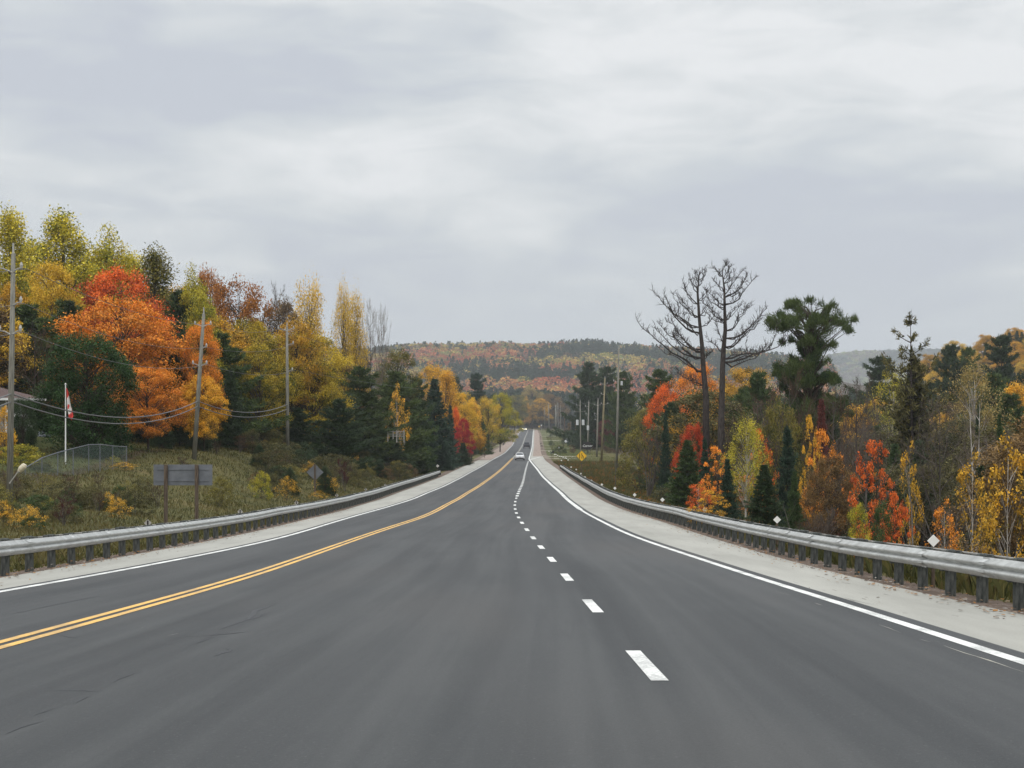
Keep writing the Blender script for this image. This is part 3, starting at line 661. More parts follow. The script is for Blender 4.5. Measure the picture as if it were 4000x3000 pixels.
LIB['sparse1'] = broadleaf('sparse_sapling', 51, R=.32, cb=.10, prof='oval', ncl=55, npc=55, ls=.024, cs=.20, flat=.8, inner=.2, tr=.010, trunk='birch')
LIB['birch0'] = broadleaf('birch', 60, R=.27, cb=.38, prof='oval', ncl=85, npc=120, ls=.013, cs=.25, flat=1.2, trunk='birch', inner=.25, tr=.013)
for i in range(2): LIB['pine%d' % i] = conifer('pine', 70 + i, R=.28, cb=.06, nw=20, nb=8, tufts=15, npt=20, nl=.030, droop=.0, irregular=.55, power=.55, plate=.32, tr=.014, nwid=.11)
_wp = [(1775, 634, 24), (1752, 640, 22), (1725, 646, 22), (1696, 652, 20), (1676, 660, 14), (1800, 655, 16), (1832, 662, 13), (1815, 668, 12), (1740, 662, 26), (1770, 660, 22), (1705, 672, 18), (1755, 686, 20), (1722, 694, 14), (1790, 692, 18), (1805, 722, 16),
 (1762, 712, 20), (1800, 745, 20), (1775, 748, 25), (1742, 742, 20), (1708, 742, 16), (1750, 772, 28), (1788, 782, 24), (1712, 772, 22), (1690, 792, 16), (1735, 796, 22), (1770, 800, 22), (1818, 735, 12)]
_rg = random.Random(6); _cc = []
for _x, _y, _r in _wp:
    for _k in range(6 if _y < 700 else 8):
        _cc.append(((_x - 1752 + _rg.uniform(-.9, .9) * _r) / 250. , _rg.uniform(-1, 1) * (.14 + .004 * _r), 1 - (_y - 612 + _rg.uniform(-.3, .3) * _r) / 365.))
LIB['openpine'] = broadleaf('open_pine', 79, R=.34, cb=.40, cc=_cc, npc=250, ls=.018, cs=.15, flat=.17, tr=.018, mt='needle')
for i in range(3): LIB['spruce%d' % i] = conifer('spruce', 80 + i, R=.19, cb=.03, nw=32, nb=8, tufts=9, npt=13, nl=.024, droop=-.25, irregular=.34, power=1.0, plate=.22, nwid=.15)
LIB['fir0'] = conifer('fir', 85, R=.24, cb=.02, nw=30, nb=10, tufts=9, npt=13, nl=.026, droop=-.18, irregular=.25, power=.8, plate=.3)
LIB['raggedspruce'] = conifer('ragged_spruce', 90, R=.19, cb=.05, nw=36, nb=5, tufts=6, npt=11, nl=.020, droop=-.10, irregular=.75, power=.55, plate=.18, sparse=.3, trunk='dead_bark', inner=.45)
LIB['cedar0'] = broadleaf('cedar', 95, R=.30, cb=.02, prof='cone', ncl=190, npc=170, ls=.016, cs=.22, flat=1.2, inner=.65)
LIB['cedar1'] = broadleaf('cedar', 96, R=.36, cb=.02, prof='round', ncl=230, npc=190, ls=.017, cs=.22, flat=1.0, inner=.75)
for i in range(2): LIB['bare%d' % i] = twigtree('bare', 100 + i)
LIB['barebirch'] = twigtree('bare_birch', 104, R=.26, cb=.3, n1=16, trunk='birch', tr=.014, stems=2)
for i in range(2): LIB['brush%d' % i] = twigtree('brush', 110 + i, R=.45, cb=.12, n1=30, n2=7, n3=5, stems=5, tr=.010, fine=.003, upc=.8)
for i in range(3): LIB['shrub%d' % i] = broadleaf('shrub', 120 + i, R=.62, cb=.02, prof='dome', ncl=70, npc=95, ls=.034, cs=.22, flat=.75, inner=.5, tr=.012)
LIB['thinshrub'] = broadleaf('thin_shrub', 125, R=.55, cb=.05, prof='oval', ncl=60, npc=35, ls=.032, cs=.22, flat=.8, inner=.3, tr=.012)
for k_, v_ in list(LIB.items()):
    if v_[0] in ('broad', 'conifer'): v_[1].update()

COLORS = dict(green=((.030, .060, .018), (.060, .095, .028)), dkgreen=((.020, .040, .018), (.044, .070, .026)), pine=((.030, .060, .020), (.080, .110, .028)), blue=((.018, .042, .028), (.038, .070, .040)),
    cedar=((.020, .050, .012), (.038, .080, .020)), yg=((.13, .16, .02), (.44, .37, .035)), poplar=((.17, .20, .025), (.60, .49, .045)), yellow=((.34, .24, .025), (.70, .46, .045)), gold=((.36, .20, .02), (.74, .42, .04)),
    orange=((.30, .12, .018), (.78, .30, .035)), amber=((.095, .08, .02), (.60, .34, .03)), mapleyg=((.045, .075, .015), (.50, .36, .03)), redor=((.36, .06, .02), (.74, .17, .028)), red=((.42, .035, .022), (.55, .09, .025)), crimson=((.30, .018, .025), (.38, .03, .03)),
    rust=((.13, .06, .02), (.38, .15, .028)), brown=((.06, .045, .025), (.18, .11, .04)), olive=((.07, .08, .022), (.20, .17, .034)), dullolive=((.045, .052, .02), (.12, .105, .034)), straw=((.20, .155, .055), (.32, .24, .08)), wine=((.07, .022, .024), (.13, .04, .03)),
    grey=((.105, .085, .07),) * 2, brownt=((.085, .055, .038),) * 2, darkt=((.030, .024, .021),) * 2, palet=((.16, .13, .10),) * 2)
NAMES = dict(maple='maple_tree', oak='oak_tree', poplar='poplar_tree', aspen='aspen_tree', sparse='sapling', birch='birch_tree', pine='pine_tree', openpine='pine_tree', spruce='spruce_tree', fir='fir_tree', raggedspruce='spruce_tree',
             cedar='cedar_tree', bare='bare_tree', barebirch='birch_tree', brush='brush', shrub='shrub', thinshrub='shrub')
TREES = []
trng = random.Random(77)
LBG = {}
def tree(kind, X, D, H, Rm, color, label, group=None, z=None, rz=None, sink=0.0):
    if group: group = LBG.setdefault(label, group)
    import re as _re
    _, crown, wood, R = LIB[kind]; base = _re.sub(r'\d+$', '', kind); nm = NAMES[base]
    e = empty(nm, (X, D, (g1(X, D) if z is None else z) - sink), trng.uniform(0, 6.28) if rz is None else rz, (Rm / R, Rm / R, H))
    tag(e, label, nm.replace('_tree', ' tree') if nm != 'brush' else 'bush', group)
    if nm == 'shrub': e['category'] = 'bush'
    c1, c2 = COLORS[color]; j = lambda c: [max(0.004, q * f) for q, f in zip(c, [trng.uniform(.88, 1.14)] * 3)]
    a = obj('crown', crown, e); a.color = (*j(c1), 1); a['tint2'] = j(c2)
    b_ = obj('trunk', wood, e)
    TREES.append((X, D, Rm)); return e

def T(kind, x, ytop, w, D, color, label, group=None, base=None, **kw):
    """kind of tree, picture column, picture row of its top, crown width in picture pixels, distance in metres"""
    X = at(x, D); zt = zat(ytop, D); zg = g1(X, D); return tree(kind, X, D, max(0.5, zt - zg), w * K / F * D / 2, color, label, group, **kw)

# ------------------------------------------------------------------ the woods, tree by tree
A = [
 # left wood, large to small, roughly from left to right
 ('poplar0', 22, 468, 165, 172, 'poplar', 'tall green-gold poplar at the left picture edge, above the street-lamp pole top'),
 ('poplar1', 135, 461, 205, 168, 'poplar', 'tallest yellow-green poplar, with a pointed top, second from the left edge'),
 ('poplar2', 236, 499, 165, 176, 'poplar', 'slim green-yellow poplar behind the red maple'),
 ('poplar1', 70, 520, 170, 185, 'yg', 'yellow-green poplar between the two tallest poplars'),
 ('poplar2', 180, 530, 170, 190, 'yg', 'yellow-green poplar right of the tallest poplar, behind the red maple'),
 ('poplar0', 285, 560, 150, 186, 'poplar', 'green-gold tree between the red maple and the feathery dark tree'),
 ('maple1', 112, 562, 130, 158, 'yellow', 'bright yellow maple in front of the tallest poplar'),
 ('maple0', 30, 610, 130, 165, 'amber', 'dull gold maple behind the nearest utility pole'),
 ('fir0', 150, 640, 130, 150, 'dkgreen', 'dark conifer in shade between the yellow and red maples'),
 ('maple2', 262, 583, 225, 153, 'redor', 'brick red maple above the big orange maple'),
 ('poplar0', 332, 550, 165, 168, 'olive', 'olive fine-leaved tree with a feathery top right of the red maple'),
 ('pine0', 385, 625, 120, 158, 'dkgreen', 'dark layered pine between the red maple and the yellow-green maple'),
 ('maple0', 262, 645, 270, 137, 'orange', 'big round orange maple, the largest crown on the left bank'),
 ('maple1', 320, 790, 140, 126, 'orange', 'low orange maple boughs below the big orange maple'),
 ('cedar1', 188, 722, 175, 117, 'cedar', 'dense dark green cedar in front of the big orange maple'),
 ('bare0', 75, 700, 150, 135, 'brownt', 'brownish leafless tree behind the flagpole and left of the cedar'),
 ('poplar2', 415, 583, 110, 170, 'yg', 'yellow-green leafy tree left of the rust-coloured oak'),
 ('maple2', 418, 632, 140, 158, 'yg', 'broad yellow-green maple beneath the slim yellow-green tree'),
 ('oak0', 446, 588, 90, 190, 'rust', 'rust-orange oak top behind the yellow-green maple'),
 ('oak1', 516, 603, 150, 182, 'rust', 'rounded rusty brown oak with visible dark limbs'),
 ('maple1', 432, 690, 95, 139, 'orange', 'narrow bright orange maple beside the leaning pole'),
 ('maple0', 440, 810, 85, 137, 'gold', 'low bright orange boughs at the foot of the leaning pole'),
 ('maple0', 545, 690, 150, 172, 'mapleyg', 'green-gold maple under the rusty brown oak'),
 ('maple2', 560, 745, 130, 163, 'mapleyg', 'green and yellow maple with bright orange edges left of the tall grey pole'),
 ('bare1', 603, 605, 90, 192, 'grey', 'grey leafless tree whose twigs rise between the oak and the pale yellow aspen'),
 ('oak0', 610, 655, 130, 198, 'brown', 'dull brown oak under the grey leafless tree'),
 ('aspen0', 668, 595, 95, 205, 'yellow', 'thin pale yellow aspen with sky showing through, left of the gap'),
 ('oak1', 640, 690, 120, 186, 'amber', 'amber oak right behind the tall grey pole'),
 ('maple1', 672, 715, 170, 190, 'mapleyg', 'wide green-gold maple right of the tall grey pole'),
 ('maple2', 668, 780, 130, 186, 'mapleyg', 'low green-gold maple boughs beside the dark pines'),
 ('aspen1', 742, 616, 60, 232, 'yellow', 'tall yellow aspen, left one of the isolated aspen stand'),
 ('aspen0', 768, 622, 65, 236, 'yellow', 'tall golden aspen in the middle of the isolated aspen stand'),
 ('bare1', 800, 640, 60, 240, 'palet', 'nearly leafless aspen right of the golden aspens'),
 ('bare0', 825, 640, 50, 242, 'palet', 'bare slender aspen at the right end of the aspen stand'),
 ('bare1', 795, 760, 50, 236, 'darkt', 'short dark dead trunk with twigs under the aspen stand'),
 ('pine0', 780, 790, 150, 215, 'pine', 'broad dark green pine right of the amber maple'),
 ('pine1', 715, 830, 130, 205, 'dkgreen', 'dark shaded pine under the amber maple'),
 ('pine1', 850, 800, 130, 235, 'pine', 'green pine with soft boughs in the middle of the left conifers'),
 ('oak0', 860, 760, 90, 260, 'olive', 'olive-yellow tree rising behind the green pines'),
 ('sparse1', 857, 830, 55, 226, 'gold', 'small yellow branch cluster in front of the green pines'),
 ('pine0', 900, 815, 90, 262, 'green', 'mid-green pine left of the dark pointed pine'),
 ('fir0', 938, 812, 95, 272, 'blue', 'dark bluish pointed pine beside the golden poplars'),
 ('oak0', 935, 792, 80, 340, 'amber', 'pale gold poplar behind the dark pointed pine'),
 ('poplar1', 965, 800, 85, 335, 'gold', 'golden poplar right of the dark pointed pine'),
 ('maple1', 990, 845, 75, 345, 'yellow', 'yellow poplar above the crimson tree'),
 ('poplar0', 1018, 868, 60, 350, 'gold', 'bright yellow poplar right of the crimson tree'),
 ('poplar1', 985, 880, 34, 310, 'redor', 'slim orange-red tree left of the crimson tree'),
 ('maple2', 1000, 905, 42, 305, 'crimson', 'small crimson tree at the left roadside woods edge'),
 ('spruce0', 972, 868, 40, 290, 'blue', 'narrow dark spruce left of the crimson tree'),
 ('spruce1', 905, 925, 75, 240, 'green', 'young green spruce at the front of the left woods'),
 ('fir0', 850, 935, 90, 222, 'dkgreen', 'dark young fir in front of the left pines'),
 ('spruce2', 955, 940, 60, 265, 'blue', 'dark young spruce near the end of the left guardrail'),
 ('fir0', 1000, 955, 45, 300, 'dkgreen', 'low dark fir beneath the crimson tree'),
 ('maple2', 1080, 850, 70, 470, 'yg', 'yellow-green tree where the left woods meet the valley'),
 ('oak1', 1055, 858, 55, 430, 'yellow', 'yellow tree with thin crown in the far left woods'),
 ('spruce1', 1040, 890, 45, 420, 'green', 'green spruce near the far left roadside'),
 ('pine0', 1030, 805, 75, 560, 'blue', 'wide dark pine standing above the far left woods'),
 ('pine1', 985, 812, 55, 520, 'blue', 'dark pine left of the wide dark pine'),
 ('pine0', 388, 690, 75, 142, 'dkgreen', 'dark pine filling the gap between the big orange and the narrow orange maple'),
 ('fir0', 497, 790, 75, 152, 'dkgreen', 'dark fir in the shadow gap right of the leaning pole'),
 ('pine1', 640, 880, 80, 176, 'dkgreen', 'low dark pine at the foot of the tall grey pole'),
 ('pine1', 735, 860, 110, 172, 'dkgreen', 'low dark pine under the right side of the amber maple'),
 ('maple1', 1112, 852, 60, 1150, 'olive', 'olive tree at the far left bend of the road'), ('poplar2', 1136, 858, 24, 1195, 'gold', 'little golden tree on a thin trunk beyond the road end'),
 ('oak0', 1168, 862, 50, 1190, 'amber', 'soft gold tree right of the far poles'), ('maple0', 1190, 850, 60, 1210, 'brown', 'brown-grey rounded tree beyond the far poles'), ('oak1', 1150, 835, 60, 1230, 'straw', 'straw-coloured tree over the dark valley pines'),
 # right side
 ('pine1', 1272, 781, 90, 545, 'dkgreen', 'tall layered pine at the right end of the valley view'),
 ('pine0', 1310, 790, 80, 535, 'dkgreen', 'dark pine behind the crossarm pole'),
 ('pine0', 1348, 800, 85, 430, 'pine', 'green layered pine right of the crossarm pole'),
 ('pine1', 1300, 830, 90, 520, 'dkgreen', 'dark pine behind the right-hand utility poles'),
 ('oak1', 1395, 880, 90, 260, 'olive', 'olive-yellow round tree right of the crossarm pole'),
 ('maple1', 1308, 905, 45, 505, 'wine', 'dull wine-red tree behind the utility poles'),
 ('pine0', 1425, 796, 120, 290, 'pine', 'soft green pine left of the red maple'),
 ('bare0', 1470, 782, 120, 300, 'grey', 'grey-green leafless tree behind the left dead tree'),
 ('maple0', 1440, 830, 95, 205, 'redor', 'vivid red-orange maple left of the two dead trees'),
 ('maple2', 1500, 792, 115, 215, 'orange', 'orange and gold maple behind the trunk of the left dead tree'),
 ('maple1', 1468, 895, 70, 190, 'amber', 'gold-leaved maple low beside the red-orange maple'),
 ('maple2', 1495, 918, 62, 150, 'red', 'small scarlet maple low in front of the orange maple'),
 ('spruce2', 1437, 880, 40, 170, 'blue', 'slender dark spruce between the red and gold maples'),
 ('oak0', 1530, 870, 90, 190, 'amber', 'thin orange-brown foliage between the dead trees'),
 ('maple1', 1610, 790, 130, 260, 'amber', 'golden tree line behind the right dead tree'),
 ('pine1', 1640, 800, 130, 190, 'green', 'olive-green pine between the right dead tree and the big white pine'),
 ('pine0', 1600, 850, 120, 180, 'pine', 'layered green pine behind the right dead trunk'),
 ('brush0', 1400, 915, 130, 172, 'grey', 'large grey-brown leafless bush near the crossarm pole'),
 ('shrub0', 1380, 930, 100, 180, 'olive', 'olive bush behind the large grey-brown bush'),
 ('fir0', 1485, 945, 110, 135, 'green', 'bushy green pine with a bare lower trunk, left of the low orange leaves'),
 ('spruce0', 1522, 935, 50, 130, 'blue', 'small bluish spruce behind the bushy green pine'),
 ('sparse0', 1545, 962, 75, 112, 'orange', 'orange sapling left of the yellow-green birch'),
 ('birch0', 1612, 905, 105, 106, 'yg', 'yellow-green birch with a white forked trunk'),
 ('sparse0', 1640, 925, 60, 125, 'redor', 'salmon-red sapling behind the birch'),
 ('spruce1', 1572, 985, 62, 92, 'blue', 'slim dark spruce in front of the birch'),
 ('spruce0', 1700, 905, 92, 112, 'blue', 'taller dark blue-green spruce right of the birch'),
 ('fir0', 1652, 998, 100, 88, 'dkgreen', 'wide dark green spruce standing low by the guardrail'),
 ('spruce2', 1715, 1010, 60, 94, 'green', 'green spruce right of the wide dark green spruce'),
 ('sparse0', 1528, 1058, 78, 74, 'gold', 'bright golden sapling just behind the guardrail'),
 ('sparse1', 1510, 1040, 60, 84, 'redor', 'reddish sapling beside the bright golden sapling'),
 ('sparse0', 1775, 925, 95, 104, 'orange', 'orange maple sapling right of the taller dark spruce'),
 ('maple0', 1790, 985, 110, 100, 'brown', 'dull brown maple below the orange sapling'),
 ('sparse0', 1748, 895, 50, 118, 'gold', 'sparse yellow-orange sapling above the dark spruce'),
 ('sparse0', 1895, 950, 105, 80, 'redor', 'brilliant orange-red maple sapling in the right woods'),
 ('sparse0', 1930, 1060, 65, 76, 'redor', 'low red-orange sapling by the right guardrail'),
 ('shrub1', 1855, 1090, 56, 62, 'yg', 'small round yellow-green bush touching the guardrail top'),
 ('shrub2', 1905, 1086, 66, 64, 'green', 'green bush right of the round yellow-green bush'),
 ('sparse1', 1965, 955, 60, 92, 'amber', 'sparse amber sapling right of the brilliant orange-red sapling'),
 ('openpine', 1752, 618, 170, 150, 'pine', 'great open-crowned white pine standing above the right woods'),
 ('pine0', 1745, 735, 150, 152, 'green', 'lower green boughs of a pine beneath the great open-crowned pine'),
 ('raggedspruce', 1973, 671, 155, 142, 'dullolive', 'ragged half-dead spruce rising alone against the sky'),
 ('pine0', 1900, 768, 130, 330, 'dkgreen', 'distant dark pine between the white pine and the ragged spruce'),
 ('bare1', 1705, 790, 150, 140, 'brownt', 'brown leafless tree left under the great pine'),
 ('bare0', 1660, 850, 140, 128, 'grey', 'greyish leafless tree behind the birch'),
 ('oak1', 1690, 870, 90, 126, 'olive', 'dull olive tree above the taller dark spruce'),
 ('bare0', 1850, 790, 170, 150, 'grey', 'large grey leafless tree between the pine and the ragged spruce'),
 ('bare1', 1800, 830, 150, 130, 'brownt', 'brown leafless tree right of the wine-dark sapling'),
 ('fir0', 1775, 850, 70, 124, 'wine', 'wine-dark conifer under the great pine'),
 ('bare0', 1870, 870, 160, 112, 'grey', 'grey leafless tree above the brilliant orange-red sapling'),
 ('bare1', 2030, 850, 160, 120, 'grey', 'grey leafless tree right of the ragged spruce'),
 ('barebirch', 2110, 850, 120, 116, 'palet', 'pale birch with white branching trunks near the right edge'),
 ('birch0', 2105, 785, 130, 170, 'straw', 'straw-yellow birch behind the pale birch trunks'),
 ('poplar1', 2195, 830, 100, 200, 'gold', 'gold-crowned tree cut by the right picture edge'),
 ('pine0', 2160, 722, 120, 330, 'dkgreen', 'distant dark pine before the golden hill'),
 ('pine1', 2056, 742, 110, 320, 'dkgreen', 'distant green pine right of the ragged spruce'),
 ('pine0', 2092, 748, 90, 330, 'pine', 'distant pine left of the golden hill'),
 ('spruce0', 2112, 860, 34, 150, 'dkgreen', 'thin dark spruce behind the pale birch'),
 ('spruce1', 2160, 880, 44, 125, 'green', 'thin green spruce between the pale birch and the edge'),
 ('spruce2', 2200, 870, 50, 122, 'dkgreen', 'dark thin spruce at the right edge'),
 ('sparse1', 2178, 945, 150, 74, 'amber', 'large-leaved golden sapling at the right edge'),
 ('sparse1', 2100, 980, 110, 72, 'amber', 'thin golden sapling left of the right edge sapling'),
 ('sparse1', 2040, 1080, 80, 62, 'orange', 'few orange leaves on thin stems behind the guardrail'),
 ('maple2', 2175, 1010, 110, 76, 'brown', 'dull brown thicket tree near the right edge'),
 ('birch0', 1930, 800, 90, 190, 'yg', 'yellow-green birch crown left of the ragged spruce'),
 ('fir0', 1975, 760, 150, 143, 'dullolive', 'dark green lower conifer at the foot of the ragged spruce'),
]
for a in A: T(*a)

# the rest of the wood fills in behind, kept below the skyline measured in the photograph
SKL = np.array([(-200, 520), (0, 520), (60, 560), (130, 520), (200, 560), (240, 545), (300, 600), (340, 600), (400, 640), (480, 640), (560, 680), (640, 740), (700, 760), (745, 850), (830, 850), (900, 835), (960, 840), (1000, 870), (1060, 880), (1095, 905), (1110, 925)])
SKR = np.array([(1225, 850), (1260, 830), (1330, 800), (1420, 790), (1500, 792), (1560, 785), (1640, 782), (1700, 780), (1820, 775), (1900, 780), (1950, 775), (2010, 778), (2080, 768), (2140, 760), (2212, 750), (2500, 740)])
frng = random.Random(4)
LMK = {-1: [(30, 'nearest pole'), (145, 'flagpole'), (265, 'big orange maple'), (430, 'leaning pole'), (515, 'rusty oak'), (620, 'straight pale pole'), (755, 'yellow aspens'), (850, 'middle green pines'), (938, 'dark pointed pine'), (1000, 'crimson tree'), (1065, 'far left verge')],
 1: [(1190, 'distant poles'), (1255, 'lane sign'), (1333, 'crossarm pole'), (1440, 'red-orange maple'), (1520, 'left dead tree'), (1565, 'right dead tree'), (1612, 'yellow-green birch'), (1700, 'taller dark spruce'), (1752, 'great open-crowned pine'), (1895, 'orange-red sapling'), (1973, 'ragged spruce'), (2110, 'pale birch'), (2212, 'right picture edge')]}
CW = dict(green='green', dkgreen='dark green', pine='green', blue='bluish green', cedar='green', yg='yellow-green', poplar='green-gold', yellow='yellow', gold='golden', orange='orange', amber='amber', mapleyg='green and gold', redor='red-orange', red='scarlet', crimson='crimson',
    rust='rusty', brown='brown', olive='olive', dullolive='dull olive', straw='straw-coloured', wine='wine-dark', grey='grey', brownt='brown-grey', darkt='dark', palet='pale')
def mk_label(kind, side, col, X, D, H, suffix=''):
    import re as _re
    x = (X * F / D + CX) / K; lx, ln = min(LMK[side], key=lambda p: abs(p[0] - x)); dx = x - lx; px_ = H * F / D / K
    rel = 'in line with' if abs(dx) < 12 else ('just left of' if -35 < dx < 0 else 'well left of' if dx < 0 else 'just right of' if dx < 35 else 'well right of')
    sz = 'very tall' if px_ > 230 else 'tall' if px_ > 150 else 'middle-sized' if px_ > 90 else 'small' if px_ > 45 else 'tiny'
    nm = NAMES[_re.sub(r'\d+$', '', kind)].replace('_', ' '); nm = {'brush': 'leafless bush', 'shrub': 'leafy bush', 'bare tree': 'leafless tree', 'oak tree': 'oak'}.get(nm, nm)
    dist = 'near' if D < 110 else 'fairly near' if D < 160 else 'standing back' if D < 240 else 'far' if D < 420 else 'very far'
    return '%s %s %s, %s, %s the %s%s' % (sz, CW[col], nm, dist, rel, ln, suffix)
def filler(side, n, d0, d1, t0, t1, pal, gname, labels, hmax=17, xlim=None, pw=1.0, sky=None):
    c = 0; tries = 0
    while c < n and tries < n * 60:
        tries += 1; D = d0 + (d1 - d0) * frng.random() ** pw; t_ = frng.uniform(t0, t1)
        X = float(XR(D)) + t_ if side > 0 else float(XL(D)) - t_
        x = (X * F / D + CX) / K
        if x < -300 or x > 2400: continue
        if xlim and not (xlim[0] < x < xlim[1]): continue
        if side > 0 and D < 122 and 1420 < x < 2060: continue
        if side > 0 and 1255 < x < 1345 and D < 500: continue
        sk = sky(x) + frng.uniform(0, 8) if sky else np.interp(x, *(SKR if side > 0 else SKL).T) + frng.uniform(4, 90)
        kind, col, hh = frng.choice(pal); sk += 95 * (side > 0 and D < 165) * (x > 1400); H = min(hh * frng.uniform(.75, 1.2), hmax); zg = g1(X, D); H = min(H, zat(sk, D) - zg)
        if H < 2.2: continue
        R_ = LIB[kind][3] * H * frng.uniform(.9, 1.25); R_ = min(R_, t_ - 0.5)
        if R_ < .6: continue
        if any((X - a) ** 2 + (D - b) ** 2 < (0.55 * (R_ + r)) ** 2 for a, b, r in TREES[-400:]): continue
        import re as _re
        tree(kind, X, D, H, R_, col, mk_label(kind, side, col, X, D, H), NAMES[_re.sub(r'\d+$', '', kind)].replace('_', ' ') + 's massed ' + ('left' if side < 0 else 'right') + ' of the road'); c += 1
Ltxt = lambda s: dict(fir='dark fir in the mass of conifers ' + s, spruce='pointed green spruce crowded in the woods ' + s, pine='green pine crowded among others ' + s, maple='autumn-leaved maple crowded in the woods ' + s,
    oak='dull oak crowded in the woods ' + s, poplar='yellowish poplar crowded in the woods ' + s, bare='leafless grey-brown tree crowded in the woods ' + s, cedar='dark bushy cedar crowded ' + s, brush='leafless thicket bush ' + s,
    shrub='leafy undergrowth bush ' + s, thinshrub='thin-leaved undergrowth bush ' + s, birch='birch crowded in the woods ' + s, sparse='half-bare sapling in the undergrowth ' + s)
filler(-1, 84, 150, 260, 17, 75, [('fir0', 'dkgreen', 14), ('pine0', 'dkgreen', 15), ('maple1', 'brown', 13), ('maple0', 'amber', 14), ('oak1', 'brown', 14), ('spruce1', 'dkgreen', 12), ('bare0', 'darkt', 13), ('maple2', 'dullolive', 10), ('poplar2', 'yg', 16)],
       'left woods', Ltxt('behind the left grassy bank'), 22)
filler(-1, 18, 100, 150, 30, 60, [('maple0', 'mapleyg', 10), ('oak1', 'brown', 10), ('fir0', 'dkgreen', 11), ('maple2', 'yellow', 10)], 'left edge wood', None, 12, xlim=(-300, 20))
filler(-1, 26, 138, 190, 17, 30, [('cedar0', 'dkgreen', 5), ('fir0', 'dkgreen', 7), ('spruce1', 'dkgreen', 7), ('shrub0', 'olive', 3), ('bare1', 'darkt', 7), ('shrub2', 'brown', 3), ('maple1', 'dullolive', 6)],
       'left woods edge', Ltxt('at the foot of the left woods'), 8)
filler(-1, 46, 215, 420, 10, 34, [('pine0', 'pine', 12), ('pine1', 'dkgreen', 13), ('fir0', 'green', 10), ('spruce1', 'green', 10), ('poplar0', 'amber', 12), ('shrub0', 'olive', 3), ('spruce2', 'blue', 9)], 'far left woods', Ltxt('beyond the left guardrail'), 15)
filler(-1, 40, 400, 1150, 10, 60, [('pine0', 'blue', 13), ('spruce1', 'blue', 12), ('poplar0', 'amber', 13), ('poplar2', 'olive', 13), ('maple1', 'brown', 11), ('pine1', 'dkgreen', 14)], 'valley woods left', Ltxt('left of the far straight road'), 17)
filler(1, 60, 75, 200, 12, 75, [('bare0', 'grey', 12), ('bare1', 'brownt', 12), ('brush0', 'brownt', 6), ('brush1', 'grey', 6), ('maple1', 'brown', 10), ('fir0', 'dullolive', 10), ('spruce2', 'dkgreen', 10), ('oak0', 'dullolive', 11), ('bare1', 'grey', 10)],
       'right woods', Ltxt('on the low ground right of the road'), 14)
filler(1, 45, 180, 420, 22, 130, [('pine0', 'dkgreen', 14), ('pine1', 'pine', 14), ('maple1', 'brown', 12), ('oak0', 'olive', 12), ('bare0', 'grey', 12), ('spruce0', 'dkgreen', 13), ('maple0', 'amber', 11)], 'back right woods', Ltxt('farther back on the right'), 18)
filler(1, 34, 380, 1150, 24, 90, [('pine0', 'dkgreen', 14), ('spruce1', 'blue', 13), ('pine1', 'blue', 15), ('maple1', 'brown', 11), ('poplar1', 'olive', 13), ('bare1', 'darkt', 12)], 'valley woods right', Ltxt('right of the far straight road'), 17)
filler(1, 60, 540, 720, 140, 300, [('maple0', 'yellow', 11), ('maple1', 'gold', 11), ('maple2', 'amber', 11), ('fir0', 'dkgreen', 12)], 'golden hill', Ltxt('on the golden hill at the right edge'), 12.5, xlim=(1995, 2300), sky=lambda x: np.interp(x, [1990, 2020, 2080, 2120, 2165, 2212, 2400], [768, 752, 727, 718, 708, 708, 700]))

filler(-1, 46, 140, 200, 16, 34, [('fir0', 'dkgreen', 10), ('pine0', 'dkgreen', 11), ('spruce1', 'dkgreen', 10), ('cedar0', 'dkgreen', 8), ('fir0', 'dullolive', 9), ('maple2', 'brown', 9), ('pine1', 'pine', 10)], 'left dark fill', None, 12)
filler(1, 64, 78, 210, 10, 60, [('fir0', 'dkgreen', 9), ('pine0', 'pine', 11), ('spruce1', 'dkgreen', 9), ('spruce2', 'green', 9), ('pine1', 'dkgreen', 11), ('oak1', 'dullolive', 9), ('bare0', 'grey', 9), ('fir0', 'pine', 8), ('sparse0', 'orange', 6), ('maple1', 'dullolive', 8)], 'right dark fill', None, 12)
filler(1, 60, 470, 1180, 12, 42, [('pine0', 'dkgreen', 14), ('spruce1', 'blue', 13), ('pine1', 'blue', 15), ('fir0', 'dkgreen', 12), ('maple1', 'brown', 11), ('bare1', 'darkt', 12)], 'valley wall right', None, 18)
filler(-1, 40, 470, 1180, 8, 40, [('pine0', 'dkgreen', 13), ('spruce1', 'green', 12), ('poplar0', 'olive', 13), ('fir0', 'dkgreen', 12), ('maple1', 'amber', 10)], 'valley wall left', None, 16)
# low growth on the banks
def bushes(side, n, d0, d1, t0, t1, pal, gname, lab):
    c = 0
    while c < n:
        D = frng.uniform(d0, d1); t_ = frng.uniform(t0, t1); X = float(XR(D)) + t_ if side > 0 else float(XL(D)) - t_
        x = (X * F / D + CX) / K
        if x < -60 or x > 2280: continue
        kind, col, hh = frng.choice(pal); H = hh * frng.uniform(.6, 1.3); c += 1; b_ = 'brush' if 'brush' in kind else 'bush'
        tree(kind, X, D, H, H * LIB[kind][3] * frng.uniform(.9, 1.5), col, mk_label(kind, side, col, X, D, H, ''), NAMES['brush' if b_ == 'brush' else 'shrub'] + ' clumps ' + ('left' if side < 0 else 'right') + ' of the road', sink=0.05)
pal_l = [('shrub0', 'dullolive', 1.9), ('shrub1', 'dullolive', 2.0), ('shrub2', 'olive', 1.6), ('thinshrub', 'amber', 1.4), ('brush0', 'brownt', 1.6), ('brush1', 'grey', 1.6), ('shrub1', 'brown', 1.4), ('thinshrub', 'olive', 1.5), ('shrub0', 'dkgreen', 1.7), ('cedar0', 'dkgreen', 2.4)]
